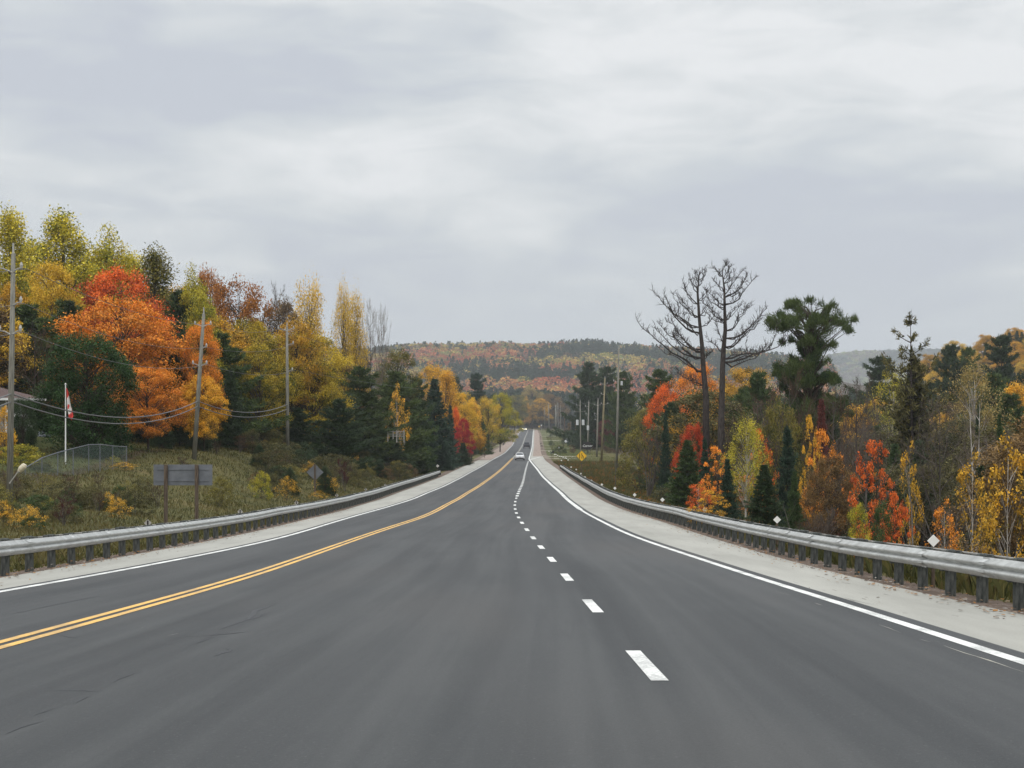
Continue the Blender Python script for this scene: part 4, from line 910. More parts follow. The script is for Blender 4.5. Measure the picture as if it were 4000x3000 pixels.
bushes(-1, 104, 122, 215, 5, 17, pal_l, 'bank bushes beyond the sign', 'low %s bush on the left bank below the woods')
bushes(-1, 26, 200, 330, 3.5, 12, pal_l, 'bank bushes by the guardrail end', 'low %s bush beside the far part of the left guardrail')
bushes(-1, 40, 52, 92, 8, 17, [('shrub0', 'dullolive', 1.2), ('thinshrub', 'olive', 1.2), ('brush0', 'brownt', 1.3), ('thinshrub', 'gold', 1.0), ('shrub2', 'green', .8), ('brush1', 'wine', 1.2)], 'bank bushes by the nearest pole', 'low %s bush near the foot of the nearest pole')
bushes(1, 46, 48, 160, 6, 14, [('brush0', 'brownt', 2.2), ('brush1', 'grey', 2.2), ('brush0', 'grey', 2.2), ('shrub0', 'dullolive', 1.8), ('thinshrub', 'brown', 1.9), ('shrub1', 'dkgreen', 1.8), ('thinshrub', 'amber', 1.6)], 'thicket below the right guardrail', 'low %s bush just below the right guardrail')
bushes(1, 12, 350, 520, 16, 22, [('brush0', 'brownt', 2.2), ('shrub0', 'brown', 2)], 'bushes by the right-hand poles', 'low %s bush by the right-hand utility poles')
for a in [('cedar1', 50, 862, 56, 111, 'dkgreen', 'dark bush hiding the house corner right of the nearest pole'), ('brush0', 215, 1015, 50, 96, 'brownt', 'brown twiggy bush below the chain-link fence'), ('shrub0', 300, 1035, 60, 92, 'dullolive', 'low olive weed clump left of the wide sign back'), ('shrub0', 480, 1030, 70, 100, 'olive', 'spreading olive weed clump right of the wide sign back'), ('brush1', 400, 985, 60, 118, 'brownt', 'brown twigs at the foot of the leaning pole'), ('shrub1', 45, 960, 95, 106, 'yg', 'yellow-green hydrangea bush with white heads beside the nearest pole'), ('shrub2', 90, 1000, 65, 104, 'dullolive', 'rounded twiggy shrub seen through the chain-link fence'),
          ('thinshrub', 108, 1075, 40, 82, 'yg', 'upright yellow-leaved shrub right of the nearest pole'), ('brush0', 155, 1020, 70, 90, 'wine', 'dark purplish twiggy bush on the grass bank'),
          ('thinshrub', 70, 1100, 30, 74, 'gold', 'small golden shrub behind the left guardrail'), ('shrub0', 565, 1020, 45, 116, 'yg', 'yellow-leaved vine-like shrub on the bank'),
          ('thinshrub', 620, 1030, 60, 120, 'amber', 'amber shrub left of the diamond sign back'), ('thinshrub', 245, 985, 40, 112, 'yg', 'bright green-yellow shrub at the end of the chain-link fence'),
          ('thinshrub', 270, 1000, 60, 110, 'gold', 'trailing golden creeper right of the fence'), ('shrub1', 8, 880, 60, 108, 'gold', 'golden shrub before the grey house wall'),
          ('brush1', 745, 985, 60, 150, 'wine', 'reddish leafless bush left of the guardrail end'), ('thinshrub', 690, 1060, 40, 128, 'amber', 'small amber shrub right of the diamond sign back')]: T(*a)

# the two dead trees
def dead_tree(D, trunk, limbs, seed, label):
    """limbs read off the photograph in its own pixels, each given its own swing in depth"""
    rg = np.random.RandomState(seed); S_ = lambda p: ((2400 + p[0] / 2.765 - CX) / F * D, (HV - 1000 - p[1] / 2.765) / F * D)
    T_ = [S_(p) for p in trunk]; X = T_[0][0]; zg = g1(X, D); e = empty('dead_tree', (X, D, zg)); tag(e, label, 'dead tree')
    P = [np.array([0, 0, -.3])] + [np.array([x - X, rg.uniform(-.1, .1), z - zg]) for x, z in T_]; tk = MB(); R0 = .30; n = len(P)
    tk.tube(P, [R0 * max(.07, 1 - (k / (n - 1)) ** 1.3) * (1.12 if k == 0 else 1) for k in range(n)], 9); tk.build('trunk', M['dead_bark'], e, smooth=True); br = MB(); tw = MB(); ztop = P[-1][2] + .25
    for li, lb in enumerate(limbs):
        for rep in range(3 if li % 2 else 2):
            pts = [S_(p) for p in lb]; x0, z0 = pts[0][0] - X, pts[0][1] - zg; Ls = math.hypot(pts[-1][0] - pts[0][0], pts[-1][1] - pts[0][1]); sc2 = 1 if rep == 0 else rg.uniform(.45, .85); yd = rg.uniform(-.5, .5) if rep == 0 else rg.choice([-1, 1]) * rg.uniform(.5, 1.1)
            dz0 = 0 if rep == 0 else rg.uniform(-.5, .5); Q = []
            for k, (x, z) in enumerate(pts):
                t_ = k / (len(pts) - 1); jj = 0 if k == 0 else 1
                Q.append(np.array([x0 + (x - X - x0) * sc2, yd * Ls * t_ * .8, min(ztop, z0 + dz0 * jj * .6 + (z - zg - z0) * sc2)]) + rg.normal(size=3) * .06 * jj)
            q2 = [Q[0]]
            for k in range(len(Q) - 1):
                m = (Q[k] + Q[k + 1]) / 2 + rg.normal(size=3) * .09 + np.array([0, 0, -.03 * Ls * (k == 0)]); q2 += [m, Q[k + 1]]
            w = .022 + .012 * Ls * sc2; m_ = len(q2); br.tube(q2, [w * (1 - .8 * k / (m_ - 1)) for k in range(m_)], 6)
            L_ = Ls * sc2; dx = np.sign(pts[-1][0] - pts[0][0])
            for k in range(int(4 + L_ * 3.2)):
                f = rg.uniform(.25, 1) * (m_ - 1); i0 = min(m_ - 2, int(f)); p = q2[i0] + (q2[i0 + 1] - q2[i0]) * (f - i0); l2 = rg.uniform(.35, .95) * (1 if L_ > 2 else .7)
                dd = np.array([dx * rg.uniform(-.3, .8), rg.normal() * .5, rg.uniform(.3, 1.1)]); dd /= np.linalg.norm(dd); c_ = p
                q3 = [p]
                for u_ in range(3): dd = dd + rg.normal(size=3) * .28 + np.array([0, 0, .12]); dd /= np.linalg.norm(dd); c_ = c_ + dd * l2 / 3; q3.append(c_)
                tw.tube(q3, [.024, .020, .014, .007], 3)
                for v_ in range(2):
                    a_ = rg.randint(1, 3); d3 = dd + rg.normal(size=3) * .7; d3 /= np.linalg.norm(d3); tw.tube([q3[a_], q3[a_] + d3 * l2 * .22, q3[a_] + (d3 + np.array([0, 0, .3])) * l2 * .42], [.017, .013, .006], 3)
    br.build('branches', M['dead_bark'], e, smooth=True); tw.build('twigs', M['dead_bark'], e)
dead_tree(150, [(990, 1560), (985, 1470), (960, 1200), (945, 950), (920, 700), (900, 400), (908, 260), (918, 165)],
 [[(955, 1250), (850, 1190), (700, 1080), (500, 960), (380, 860), (230, 720)], [(940, 1100), (760, 1050), (620, 970), (520, 850), (450, 750)], [(925, 1010), (800, 940), (690, 820), (640, 720), (560, 690)], [(915, 830), (780, 780), (640, 650), (520, 520), (420, 400)],
  [(905, 770), (760, 720), (620, 620), (560, 500), (540, 440)], [(905, 660), (830, 630), (760, 560), (700, 480), (650, 410)], [(895, 520), (800, 430), (760, 330), (735, 230)], [(900, 400), (840, 300), (790, 180)], [(903, 330), (960, 260), (1000, 180)], [(905, 290), (880, 200), (840, 150)],
  [(908, 260), (940, 190), (960, 140)], [(930, 640), (1000, 580), (1060, 520)], [(945, 760), (1040, 700), (1100, 640)], [(960, 1400), (850, 1370), (750, 1310), (650, 1250)], [(900, 480), (1000, 420), (1060, 330)], [(965, 1120), (1000, 1050), (1060, 1010)], [(950, 1040), (760, 960), (600, 850), (470, 690)]], 3,
 'left of two dead trees, its bare limbs sweeping up to the left')
dead_tree(146, [(1155, 1800), (1160, 1640), (1170, 1200), (1180, 1000), (1197, 800), (1190, 600), (1187, 350), (1168, 200), (1165, 110)],
 [[(1195, 1110), (1350, 1080), (1550, 1050), (1700, 960), (1755, 740)], [(1200, 1150), (1400, 1110), (1600, 1050), (1740, 1000), (1850, 900)], [(1205, 890), (1330, 855), (1450, 760), (1560, 660), (1650, 570)], [(1200, 985), (1340, 920), (1400, 840), (1500, 790), (1610, 560)], [(1205, 810), (1330, 720), (1400, 620), (1445, 510)],
  [(1200, 700), (1270, 640), (1375, 515)], [(1192, 530), (1330, 450), (1430, 350), (1500, 240)], [(1190, 450), (1300, 400), (1400, 300), (1460, 200)], [(1190, 420), (1280, 300), (1370, 170)], [(1185, 300), (1260, 250), (1290, 170)], [(1178, 250), (1230, 150), (1270, 90)], [(1168, 220), (1110, 150), (1045, 130)],
  [(1188, 400), (1120, 330), (1060, 230)], [(1190, 530), (1080, 460), (970, 340)], [(1193, 700), (1080, 640), (990, 540), (960, 480)], [(1195, 740), (1100, 700), (1000, 620)], [(1178, 1030), (1080, 970), (980, 880)], [(1190, 560), (1090, 520), (1000, 420)], [(1180, 1000), (1130, 850), (1090, 740)], [(1170, 160), (1200, 100), (1215, 80)]], 8,
 'right of two dead trees, its bare limbs reaching up to the right')

# a leafy limb or two: white dead trunks low in the right thicket
for i, (x0, y0, x1, y1, D, w) in enumerate([(1972, 1130, 1970, 1000, 68, .025), (2030, 1150, 1985, 1060, 62, .018), (1720, 1160, 1700, 1090, 66, .014), (1330, 1010, 1326, 965, 175, .022)]):
    mb = MB(); p0 = Vector((at(x0, D), D, zat(y0 + 40, D) - .5)); p1 = Vector((at(x1, D), D + 1, zat(y1, D))); mid = (p0 + p1) / 2 + Vector((.08, 0, 0)); mb.tube([p0, mid, p1], [w * 1.6, w, w * .35], 6)
    for k in range(4):
        a_ = mid.lerp(p1, .25 * k); mb.tube([a_, a_ + Vector((.25 * (-1) ** k, .1, .35)), a_ + Vector((.38 * (-1) ** k, .1, .8))], [w * .4, w * .3, w * .1], 4)
    tag(mb.build('dead_sapling', M['grey_bark']), ['pale leafless stem right of the brilliant orange-red sapling', 'pale leaning stem low behind the right guardrail', 'thin pale stem at the foot of the wide dark spruce', 'thin pale snag right of the yellow lane sign'][i], 'dead sapling')

# ------------------------------------------------------------------ far wooded hills: one mass nobody could count
def wood_mass(name, n, d0, d1, xa, xb, seed, nq, size, label, palette, hrange=(8, 14), pown=1.0):
    rg = np.random.RandomState(seed); D = d0 + (d1 - d0) * rg.rand(n) ** pown; x = xa + (xb - xa) * rg.rand(n); X = (x * K - CX) / F * D; Z = gz(X, D)
    nz = fbm(X / 130 + 3, D / 190, 21, 4); n2_ = fbm(X / 55, D / 80, 31, 3); n3 = rg.rand(n)
    kind = np.zeros(n, dtype=int); c = np.array([palette(a, b_, r, d_, xx) for a, b_, r, d_, xx in zip(nz, n2_, n3, D, x)]); con = c[:, 3] > .5
    H = rg.uniform(*hrange, n) * np.where(con, 1.15, 1); R_ = np.where(con, H * .26, H * .46); Vs, Cs = [], []
    u = rg.rand(n, nq); a = rg.rand(n, nq) * 6.283; rr2 = np.where(con[:, None], (1 - u) ** .7, np.sqrt(np.clip(1 - (2 * u - .8) ** 2 / 1.5, .05, 1))) * (.75 + .35 * rg.rand(n, nq))
    Px = X[:, None] + np.cos(a) * rr2 * R_[:, None]; Py = D[:, None] + np.sin(a) * rr2 * R_[:, None]; Pz = Z[:, None] + H[:, None] * (.12 + .88 * u)
    V, Fq = leaves(np.stack([Px, Py, Pz], -1).reshape(-1, 3), size, rg, .5, asp=.75)
    br = ((.75 + .5 * rg.rand(n, 1)) * (.88 + .24 * rg.rand(n, nq)))[:, :, None]; colr = np.concatenate([c[:, None, :3] * br, np.ones((n, nq, 1))], 2).reshape(-1, 4)
    me = mesh(name, V, Fq, [M['plants']], attrs={'col': ('FACE', 'FLOAT_COLOR', colr)}); return tag(obj(name, me), label, 'forest', kind='stuff')
PINE, DEEP, RED, ORG, YEL_, OLV, BRN, GRY = (.028, .055, .026), (.022, .042, .028), (.42, .13, .06), (.48, .22, .08), (.50, .37, .09), (.20, .22, .06), (.20, .12, .06), (.18, .14, .10)
def pal_hill(a, b_, r, d_, x):
    yb = (d_ - 1300) / 1350.
    if a + .08 * (yb > .8) + .22 * (r - .5) > .56: return (*PINE, 1)
    if r > .93: return (*DEEP, 1)
    b_ = .78 * b_ + .22 * r
    if yb < .34: c = ORG if b_ > .5 else RED
    else: c = RED if b_ < .40 else ORG if b_ < .49 else OLV if b_ < .58 else YEL_ if r > .4 else BRN
    if r < .18: c = (YEL_, OLV, GRY)[int(r * 16) % 3]
    return (*c, 0)
def pal_valley(a, b_, r, d_, x):
    if a + .25 * (r - .5) > .43: return (*(PINE if r > .4 else DEEP), 1)
    return (*((YEL_, GRY, OLV, BRN, ORG)[int(r * 997) % 5] if b_ > .5 else (GRY, OLV, YEL_)[int(r * 997) % 3]), 0)
wood_mass('hill_forest', 8500, 1520, 2760, 560, 1800, 1, 110, 2.4, 'hazy red, gold and dark green forest covering the far hill', pal_hill, (13, 21), .85)
wood_mass('valley_forest', 2600, 1270, 1540, 860, 1560, 2, 120, 1.8, 'dark pines and yellowing trees on the valley floor beyond the road', pal_valley, (14, 23))
wood_mass('distant_forest', 5000, 5000, 6100, 1750, 2300, 3, 10, 16.0, 'pale blue-grey forest on the most distant hill at right', lambda a, b_, r, d_, x: (*(PINE if a > .5 else GRY if r > .5 else OLV), 0), (8, 14))
wood_mass('back_forest', 2600, 800, 1520, 1560, 2400, 4, 60, 2.2, 'mixed forest seen low behind the right woods', pal_valley, (8, 12))

# grass and litter along the guardrails
def grass(name, side, n, d0, d1, t0, t1, seed, label, pal, hs):
    rg = np.random.RandomState(seed); D = d0 + (d1 - d0) * rg.rand(n) ** 1.3; t_ = t0 + (t1 - t0) * rg.rand(n) ** 1.2; X = XR(D) + t_ if side > 0 else XL(D) - t_; Z = gz(X, D)
    cl = fbm(X / 1.5, D / 2.5, seed, 3); h = hs[0] + (hs[1] - hs[0]) * rg.rand(n) * (.5 + cl); a = rg.rand(n) * 6.28; ln = rg.normal(size=(n, 2)) * .35 * h[:, None]; w = .012 + .012 * rg.rand(n) + D * 4e-5
    P = np.stack([X, D, Z - .03], -1); A_ = np.stack([np.cos(a), np.sin(a), 0 * a], -1) * w[:, None]; tip = P + np.stack([ln[:, 0], ln[:, 1], h], -1); mid = P + np.stack([ln[:, 0] * .3, ln[:, 1] * .3, h * .6], -1)
    V = np.stack([P - A_, P + A_, mid + A_ * .7, tip], 1).reshape(-1, 3); Fq = np.arange(n * 4).reshape(-1, 4); pal = np.array(pal); ci = np.clip((cl * 1.6 - .3 + .5 * (rg.rand(n) - .5)) * len(pal), 0, len(pal) - 1).astype(int)
    c = pal[ci] * (.82 + .36 * rg.rand(n))[:, None]; me = mesh(name, V, Fq, [M['plants']], attrs={'col': ('FACE', 'FLOAT_COLOR', np.concatenate([c, np.ones((n, 1))], 1))}); tag(obj(name, me), label, 'grass', kind='stuff')
GP = [(.052, .056, .02), (.070, .074, .024), (.095, .092, .03), (.125, .112, .038), (.11, .088, .034), (.155, .13, .05)]
grass('grass', -1, 110000, 26, 240, 1.3, 22, 5, 'olive and brown uncut grass on the left bank', GP, (.05, .26))
grass('grass', 1, 60000, 20, 330, 1.3, 13, 6, 'olive and rust coloured grass below the right guardrail', GP[:5] + [(.22, .10, .03)], (.15, .6))
bushes(1, 26, 400, 1000, 4, 12, [('shrub0', 'dullolive', 1.3), ('shrub1', 'brown', 1.2), ('brush0', 'brownt', 1.3), ('shrub2', 'dkgreen', 1.5)], 'far verge bushes', '%s')
grass('grass', 1, 26000, 300, 900, 3.5, 16, 7, 'mown and rough grass beside the far straight road, right', [(.07, .085, .025), (.11, .13, .035), (.15, .15, .05)], (.08, .25))
grass('grass', -1, 26000, 240, 900, 3.0, 11, 8, 'brown rough grass beside the far straight road, left', [(.07, .06, .03), (.11, .09, .04), (.15, .12, .06)], (.15, .6))

# ------------------------------------------------------------------ utility poles and wires
def XD(u, D): return (u - CX) / F * D
def ZD(v, D): return (HV - v) / F * D
def pole(ut, vt, ub, D, label, r=.14, arms=(), m='pole', tanks=(), group=None, vb=None, peg=True):
    xb, xt, zt = XD(ub, D), XD(ut, D), ZD(vt, D); zb = g1(xb, D) if vb is None else min(g1(xb, D), ZD(vb, D))
    e = empty('utility_pole', (xb, D, zb)); tag(e, label, 'utility pole', group); H = zt - zb; lx = xt - xb
    mb = MB(); mb.tube([(0, 0, -.4), (lx * .5, 0, H * .5), (lx, 0, H)], [r * 1.15, r, r * .72], 12); mb.build('shaft', M[m], e, smooth=True)
    if peg: mb = MB(); mb.tube([(lx, 0, H), (lx, 0, H + .45)], [.05, .04], 8); mb.build('top_pin', M['insul'], e)
    for (v, l, rr_, kind) in arms:
        z = ZD(v, D) - zb; cx = lx * z / H; mb = MB()
        if kind == 'bar': mb.box((cx + (rr_ - l) / 2, -r - .05, z), (l + rr_, .1, .1))
        else:
            for s, L_ in ((-1, l), (1, rr_)):
                if L_ > 0: mb.tube([(cx, -r * .5, z - .14), (cx + s * L_ * .55, -r, z + .02), (cx + s * L_, -r, z + .05)], [.035, .03, .03], 6)
        mb.build('crossarm', M[m] if kind == 'bar' else M['galv_dull'], e)
        for s, L_ in ((-1, l), (1, rr_)):
            if L_ > 0:
                i = MB(); i.tube([(cx + s * L_ * .97, -r - .05, z + .02), (cx + s * L_ * .97, -r - .05, z + .16), (cx + s * L_ * .97, -r - .05, z + .30)], [.05, .075, .03], 8); i.build('insulator', M['insul'], e)
    for (u, v, s) in tanks:
        z = ZD(v, D) - zb; q = MB(); dx = XD(u, D) - xb; q.tube([(dx, -.1, z - .5 * s), (dx, -.1, z + .42 * s), (dx, -.1, z + .5 * s)], [.26 * s, .26 * s, .2 * s], 14); q.build('transformer', M['tank'], e)
    return e
pole(52, 990, 36, 75, 'nearest weathered utility pole, cut close to the left picture edge', .125, [(1052, .75, .42, 'arc'), (1185, 0, .42, 'arc'), (1297, .5, .42, 'arc')])
pole(796, 1225, 757, 125, 'weathered utility pole leaning right behind the grey sign back', .15, [(1270, .55, .6, 'arc'), (1357, 0, .4, 'arc'), (1424, .5, .5, 'arc')])
pole(1121, 1278, 1124, 160, 'straight pale utility pole in front of the amber maples', .15, [(1287, .8, .65, 'arc'), (1345, 0, .6, 'arc'), (1448, 0, .5, 'arc')], vb=1740)
pole(919, 1430, 925, 200, 'short thin grey pole in the shade of the left woods', .12, peg=False)
pole(2417, 1362, 2408, 260, 'tallest right-hand utility pole, with a single high crossarm', .17, [(1406, 1.4, .6, 'bar'), (1453, 0, .55, 'arc'), (1490, .7, 0, 'arc')], tanks=[(2428, 1497, .6)])
pole(2363, 1478, 2349, 340, 'newer brown utility pole leaning right of three grey ones', .2, [(1500, .8, .5, 'arc'), (1540, .6, 0, 'arc'), (1578, .5, .8, 'arc')], m='pole_new')
pole(2336, 1562, 2331, 400, 'grey utility pole third from the yellow lane sign', .19, [(1582, .9, .6, 'arc'), (1617, .7, 0, 'arc'), (1640, .6, 0, 'arc')])
pole(2300, 1569, 2295, 450, 'grey utility pole with one transformer, right above the yellow lane sign', .19, [(1587, .9, 0, 'arc'), (1617, .7, 0, 'arc')], tanks=[(2296.5, 1671, 1.2)])
pole(2266, 1566, 2268, 500, 'grey utility pole with two transformers', .18, [(1583, 1.1, 0, 'arc'), (1608, 1.6, 1.4, 'bar')], tanks=[(2255, 1650, 1.5), (2278, 1650, 1.5)])
pole(2205, 1612, 2206, 700, 'dark pole beside the parked white van', .22, [(1625, 1.2, 1.2, 'bar')], m='sign_wood')
pole(2229, 1640, 2231, 640, 'dark short pole right of the parked white van', .2, m='sign_wood')
pole(2190, 1585, 2190, 900, 'far pole left of the dark pole, with short arms', .19, [(1596, 1.2, 1.2, 'bar')])
pole(2178, 1572, 2182, 1000, 'far pole, tallest of the distant group', .2, [(1600, 1.3, 1, 'bar')])
pole(2171, 1582, 2171, 1050, 'thick pale far pole at the left of the distant group', .45, [(1590, 1.8, .8, 'bar')])
pole(2143, 1577, 2145, 1130, 'lone far pole between the road end and the distant group', .26)
pole(2127, 1590, 2128, 1180, 'faint far pole against the dark pines', .18)
pole(2015, 1584, 2018, 1240, 'far pole standing left of the road end', .25, tanks=[(2016, 1610, 1.4)])

def wire(pts, label, r=.018, sag=.02, cat='cable'):
    mb = MB(); P = []
    for (a, b_) in zip(pts[:-1], pts[1:]):
        a = Vector(a); b_ = Vector(b_); L_ = (b_ - a).length; sg = sag * L_
        for i in range(14):
            k = i / 14; P.append(a.lerp(b_, k) - Vector((0, 0, 4 * sg * k * (1 - k))))
    P.append(Vector(pts[-1])); mb.tube(P, r, 5); tag(mb.build('overhead_wire', M['wire'], smooth=True), label, 'wire')
W3 = lambda u, v, D: (XD(u, D), D, ZD(v, D))
wire([W3(-900, 1640, 52), W3(45, 1538, 75), W3(773, 1567, 125), W3(1122, 1580, 160)], 'upper of the two thick sagging cables in front of the flag', .034, .022)
wire([W3(-900, 1700, 52), W3(45, 1569, 75), W3(773, 1587, 125), W3(1122, 1598, 160)], 'lower of the two thick sagging cables in front of the flag', .034, .022)
wire([W3(-900, 1040, 52), W3(105, 1050, 75), W3(826, 1268, 125), W3(1085, 1285, 160), W3(2300, 1500, 340)], 'highest thin wire along the left poles', .012, .012)
wire([W3(-900, 1190, 52), W3(92, 1185, 75), W3(810, 1357, 125), W3(1150, 1345, 160)], 'thin wire from the middle arm of the nearest pole', .012, .014)
wire([W3(-900, 1300, 52), W3(92, 1297, 75), W3(810, 1424, 125), W3(1150, 1448, 160)], 'thin wire from the lowest arm of the nearest pole', .014, .016)
wire([W3(1122, 1440, 160), W3(2360, 1500, 340)], 'thin wire crossing the road from the pale left pole', .012, .012)
wire([W3(2417, 1363, 260), W3(2363, 1478, 340), W3(2336, 1562, 400), W3(2300, 1569, 450), W3(2266, 1566, 500), W3(2178, 1572, 1000)], 'top wire linking the right-hand poles', .022, .014)
wire([W3(2380, 1400, 260), W3(2352, 1500, 340), W3(2322, 1582, 400), W3(2287, 1587, 450), W3(2250, 1583, 500), W3(2171, 1590, 1050)], 'wire on the outer arms of the right-hand poles', .022, .02)
wire([W3(2349, 1560, 340), W3(2322, 1617, 400), W3(2288, 1617, 450), W3(2268, 1640, 500)], 'low looping wire between the right-hand poles', .022, .03)
wire([W3(2430, 1408, 260), W3(2462, 1487, 255)], 'straight stay wire from the tallest right-hand pole', .03, .0)

# ------------------------------------------------------------------ signs and markers
def panel(mb, pts, y, th):      # polygon in x,z with thickness along y
    n = len(pts); return mb.add([(x, y, z) for x, z in pts] + [(x, y + th, z) for x, z in pts], [tuple(range(n)), tuple(reversed(range(n, 2 * n)))] + [(i, (i + 1) % n + 0, (i + 1) % n + n, i + n)[::-1] for i in range(n)])
# lane-ends warning sign
D = 206.0; X = XD(2272, D); e = empty('lane_sign', (X, D, g1(X, D))); tag(e, 'yellow diamond sign showing the right lane ending', 'road sign'); zc = ZD(1781, D) - e.location.z; hd = .64
mb = MB(); panel(mb, [(0, zc - hd), (hd, zc), (0, zc + hd), (-hd, zc)], -.06, .006); mb.build('sign_plate', M['yellow'], e)
k = hd / 335.; q = lambda x, y: ((x - 545) * k, zc - (y - 1335) * k); mb = MB()
panel(mb, [q(405, 1500), q(448, 1500), q(448, 1185), q(405, 1185)], -.066, .004)
panel(mb, [q(622, 1500), q(664, 1500), q(664, 1365), q(575, 1262), q(575, 1170), q(534, 1170), q(534, 1275), q(622, 1385)], -.066, .004)
panel(mb, [q(535, 1500), q(575, 1500), q(575, 1395), q(535, 1395)], -.066, .004); panel(mb, [q(535, 1362), q(575, 1362), q(575, 1325), q(535, 1325)], -.066, .004); mb.build('lane_symbol', M['black'], e)
mb = MB(); a, b_ = hd * .955, hd * .92
for sx_, sz_ in ((1, 1), (1, -1), (-1, -1), (-1, 1)): panel(mb, [(sx_ * a, zc), (0, zc + sz_ * a), (0, zc + sz_ * b_), (sx_ * b_, zc)], -.067, .004)
mb.build('sign_border', M['black'], e); mb = MB(); mb.box((0, 0, (zc + .3) / 2 - .2), (.10, .10, zc + .7)); mb.build('post', M['sign_wood'], e)
# back of the large sign
D = 75.0; x0, x1, z0, z1 = XD(598, D), XD(828, D), ZD(1896, D), ZD(1815, D); xm = (x0 + x1) / 2; gz0_ = g1(xm, D); e = empty('road_sign', (xm, D, gz0_)); tag(e, 'grey back of a wide rectangular sign on two wooden posts', 'road sign')
mb = MB(); mb.box((0, .10, (z0 + z1) / 2 - gz0_), (x1 - x0, .02, z1 - z0)); mb.build('sign_panel', M['alu'], e)
for zz in (z0 + .2, z1 - .2):
    mb = MB(); mb.box((0, .077, zz - gz0_), (x1 - x0 - .3, .03, .06)); mb.build('stiffener', M['alu'], e)
for u in (648, 768):
    mb = MB(); mb.box((XD(u, D) - xm, 0, (z1 - gz0_) / 2 - .3), (.145, .12, z1 - gz0_ + .6)); mb.build('post', M['sign_wood'], e)
# back of a diamond sign
D = 133.0; X = XD(1230, D); e = empty('road_sign', (X, D, g1(X, D))); tag(e, 'grey back of a diamond sign on one wooden post', 'road sign'); zc = ZD(1845, D) - e.location.z
mb = MB(); panel(mb, [(0, zc - .64), (.64, zc), (0, zc + .64), (-.64, zc)], .07, .01); mb.build('sign_plate', M['alu'], e); mb = MB(); mb.box((0, 0, (zc + .62) / 2 - .2), (.13, .11, zc + .62 + .4)); mb.build('post', M['sign_wood'], e)
# small reflector plates on stakes behind both guardrails
def marker(X, D, zc, s, label, group, m, bolt=False):
    zb = min(g1(X, D), zc - .3); e = empty('reflector_post', (X, D, zb)); tag(e, label, 'road marker', group); h = zc - zb
    mb = MB(); panel(mb, [(0, h - s), (s, h), (0, h + s), (-s, h)], -.03, .012); mb.build('reflector_plate', m, e); mb = MB(); mb.box((0, 0, h / 2 - .1), (.06, .04, h + .2)); mb.build('stake', M['sign_wood'], e)
    if bolt: mb = MB(); mb.box((0, -.035, h), (.05, .01, .16)); mb.build('bracket', M['black'], e)
def on_line(u, fx):
    ds = np.arange(18, 420, .25); uu = CX + F * fx(ds) / ds; return float(ds[np.argmin(np.abs(uu - u))])
R_NM = ['nearest', 'second nearest', 'third', 'fourth', 'fifth', 'sixth', 'seventh', 'eighth', 'ninth', 'tenth', 'eleventh', 'farthest']
for i, (u, v, s) in enumerate([(3645, 2112, 20), (3035, 2030, 13), (2753, 1990.6, 9.5), (2587.5, 1952, 7.5), (2479, 1933, 6.5), (2402, 1907, 5.5), (2351, 1893, 5), (2310, 1878, 4.5), (2284.6, 1863.6, 4.2), (2269, 1850, 4), (2251, 1834, 3.7), (2231, 1824.5, 3.5)]):
    D = on_line(u, lambda d: XR(d) + 1.25); marker(XD(u, D), D, ZD(v, D), max(.12, s * D / F), 'white diamond reflector behind the right guardrail, %s along it' % R_NM[i], 'right guardrail reflectors', M['reflect'])
for i, (u, v, s) in enumerate([(578, 2043, 11), (938.6, 1999, 8), (1158, 1963.6, 7), (1316, 1935, 6), (1429, 1912, 5), (1505, 1895, 4.5), (1709.6, 1820, 6)]):
    D = on_line(u, lambda d: XL(d) - 1.3); marker(XD(u, D), D, ZD(v, D), max(.12, s * D / F), 'grey-backed diamond marker behind the left guardrail, %s along it' % (R_NM[i] if i < 6 else 'at its far end'), 'left guardrail markers', M['galv_dull'] if i < 6 else M['reflect'], True)
for i, (u, v) in enumerate([(2219, 1797), (2212.5, 1790.6), (2208, 1789), (2199.6, 1786), (2192, 1783.4), (2185, 1782.5), (2178, 1779), (2171, 1775), (2166, 1775), (2155, 1771.7), (2150.5, 1769.5), (2144, 1763), (2193, 1799)]):
    D = min(np.arange(300, 470, 1.0), key=lambda d: abs(g1(XD(u, d), d) + .55 - ZD(v, d))); X = XD(u, D); zb = g1(X, D); e = empty('edge_marker', (X, D, zb)); tag(e, 'small white ball-topped stake by the driveway, %s' % (R_NM[i] + ' in its row' if i < 12 else 'set apart from the row towards the road'), 'marker stake', 'white stakes along the driveway')
    mb = MB(); mb.tube([(0, 0, .45), (0, 0, .55), (0, 0, .65)], [.06, .14, .06], 8); mb.build('marker_head', M['reflect'], e); mb = MB(); mb.box((0, 0, .2), (.04, .04, .5)); mb.build('stake', M['sign_wood'], e)
def mailbox(u, D, label, m='black', s=1.0, dx=None):
    X = XD(u, D); e = empty('mailbox', (X, D, g1(X, D))); tag(e, label, 'mailbox'); mb = MB(); sec = lambda y: [(-.16 * s, y, 1.0 * s), (.16 * s, y, 1.0 * s), (.16 * s, y, 1.22 * s), (.1 * s, y, 1.32 * s), (-.1 * s, y, 1.32 * s), (-.16 * s, y, 1.22 * s)]
    mb.loft([sec(-.3 * s), sec(.3 * s)]); mb.build('box', M[m], e); mb = MB(); mb.box((0, 0, .45 * s), (.1, .1, 1.1 * s)); mb.build('post', M['sign_wood'], e)
mailbox(2160, 362, 'black mailbox on a post beside the white stakes', s=1.35); mailbox(2153, 368, 'dark green mailbox left of the black one', 'green', 1.1); mailbox(2117, 520, 'dark mailbox at the right gravel edge, nearest the black pickup'); mailbox(2113, 600, 'dark mailbox farther up the right gravel edge')
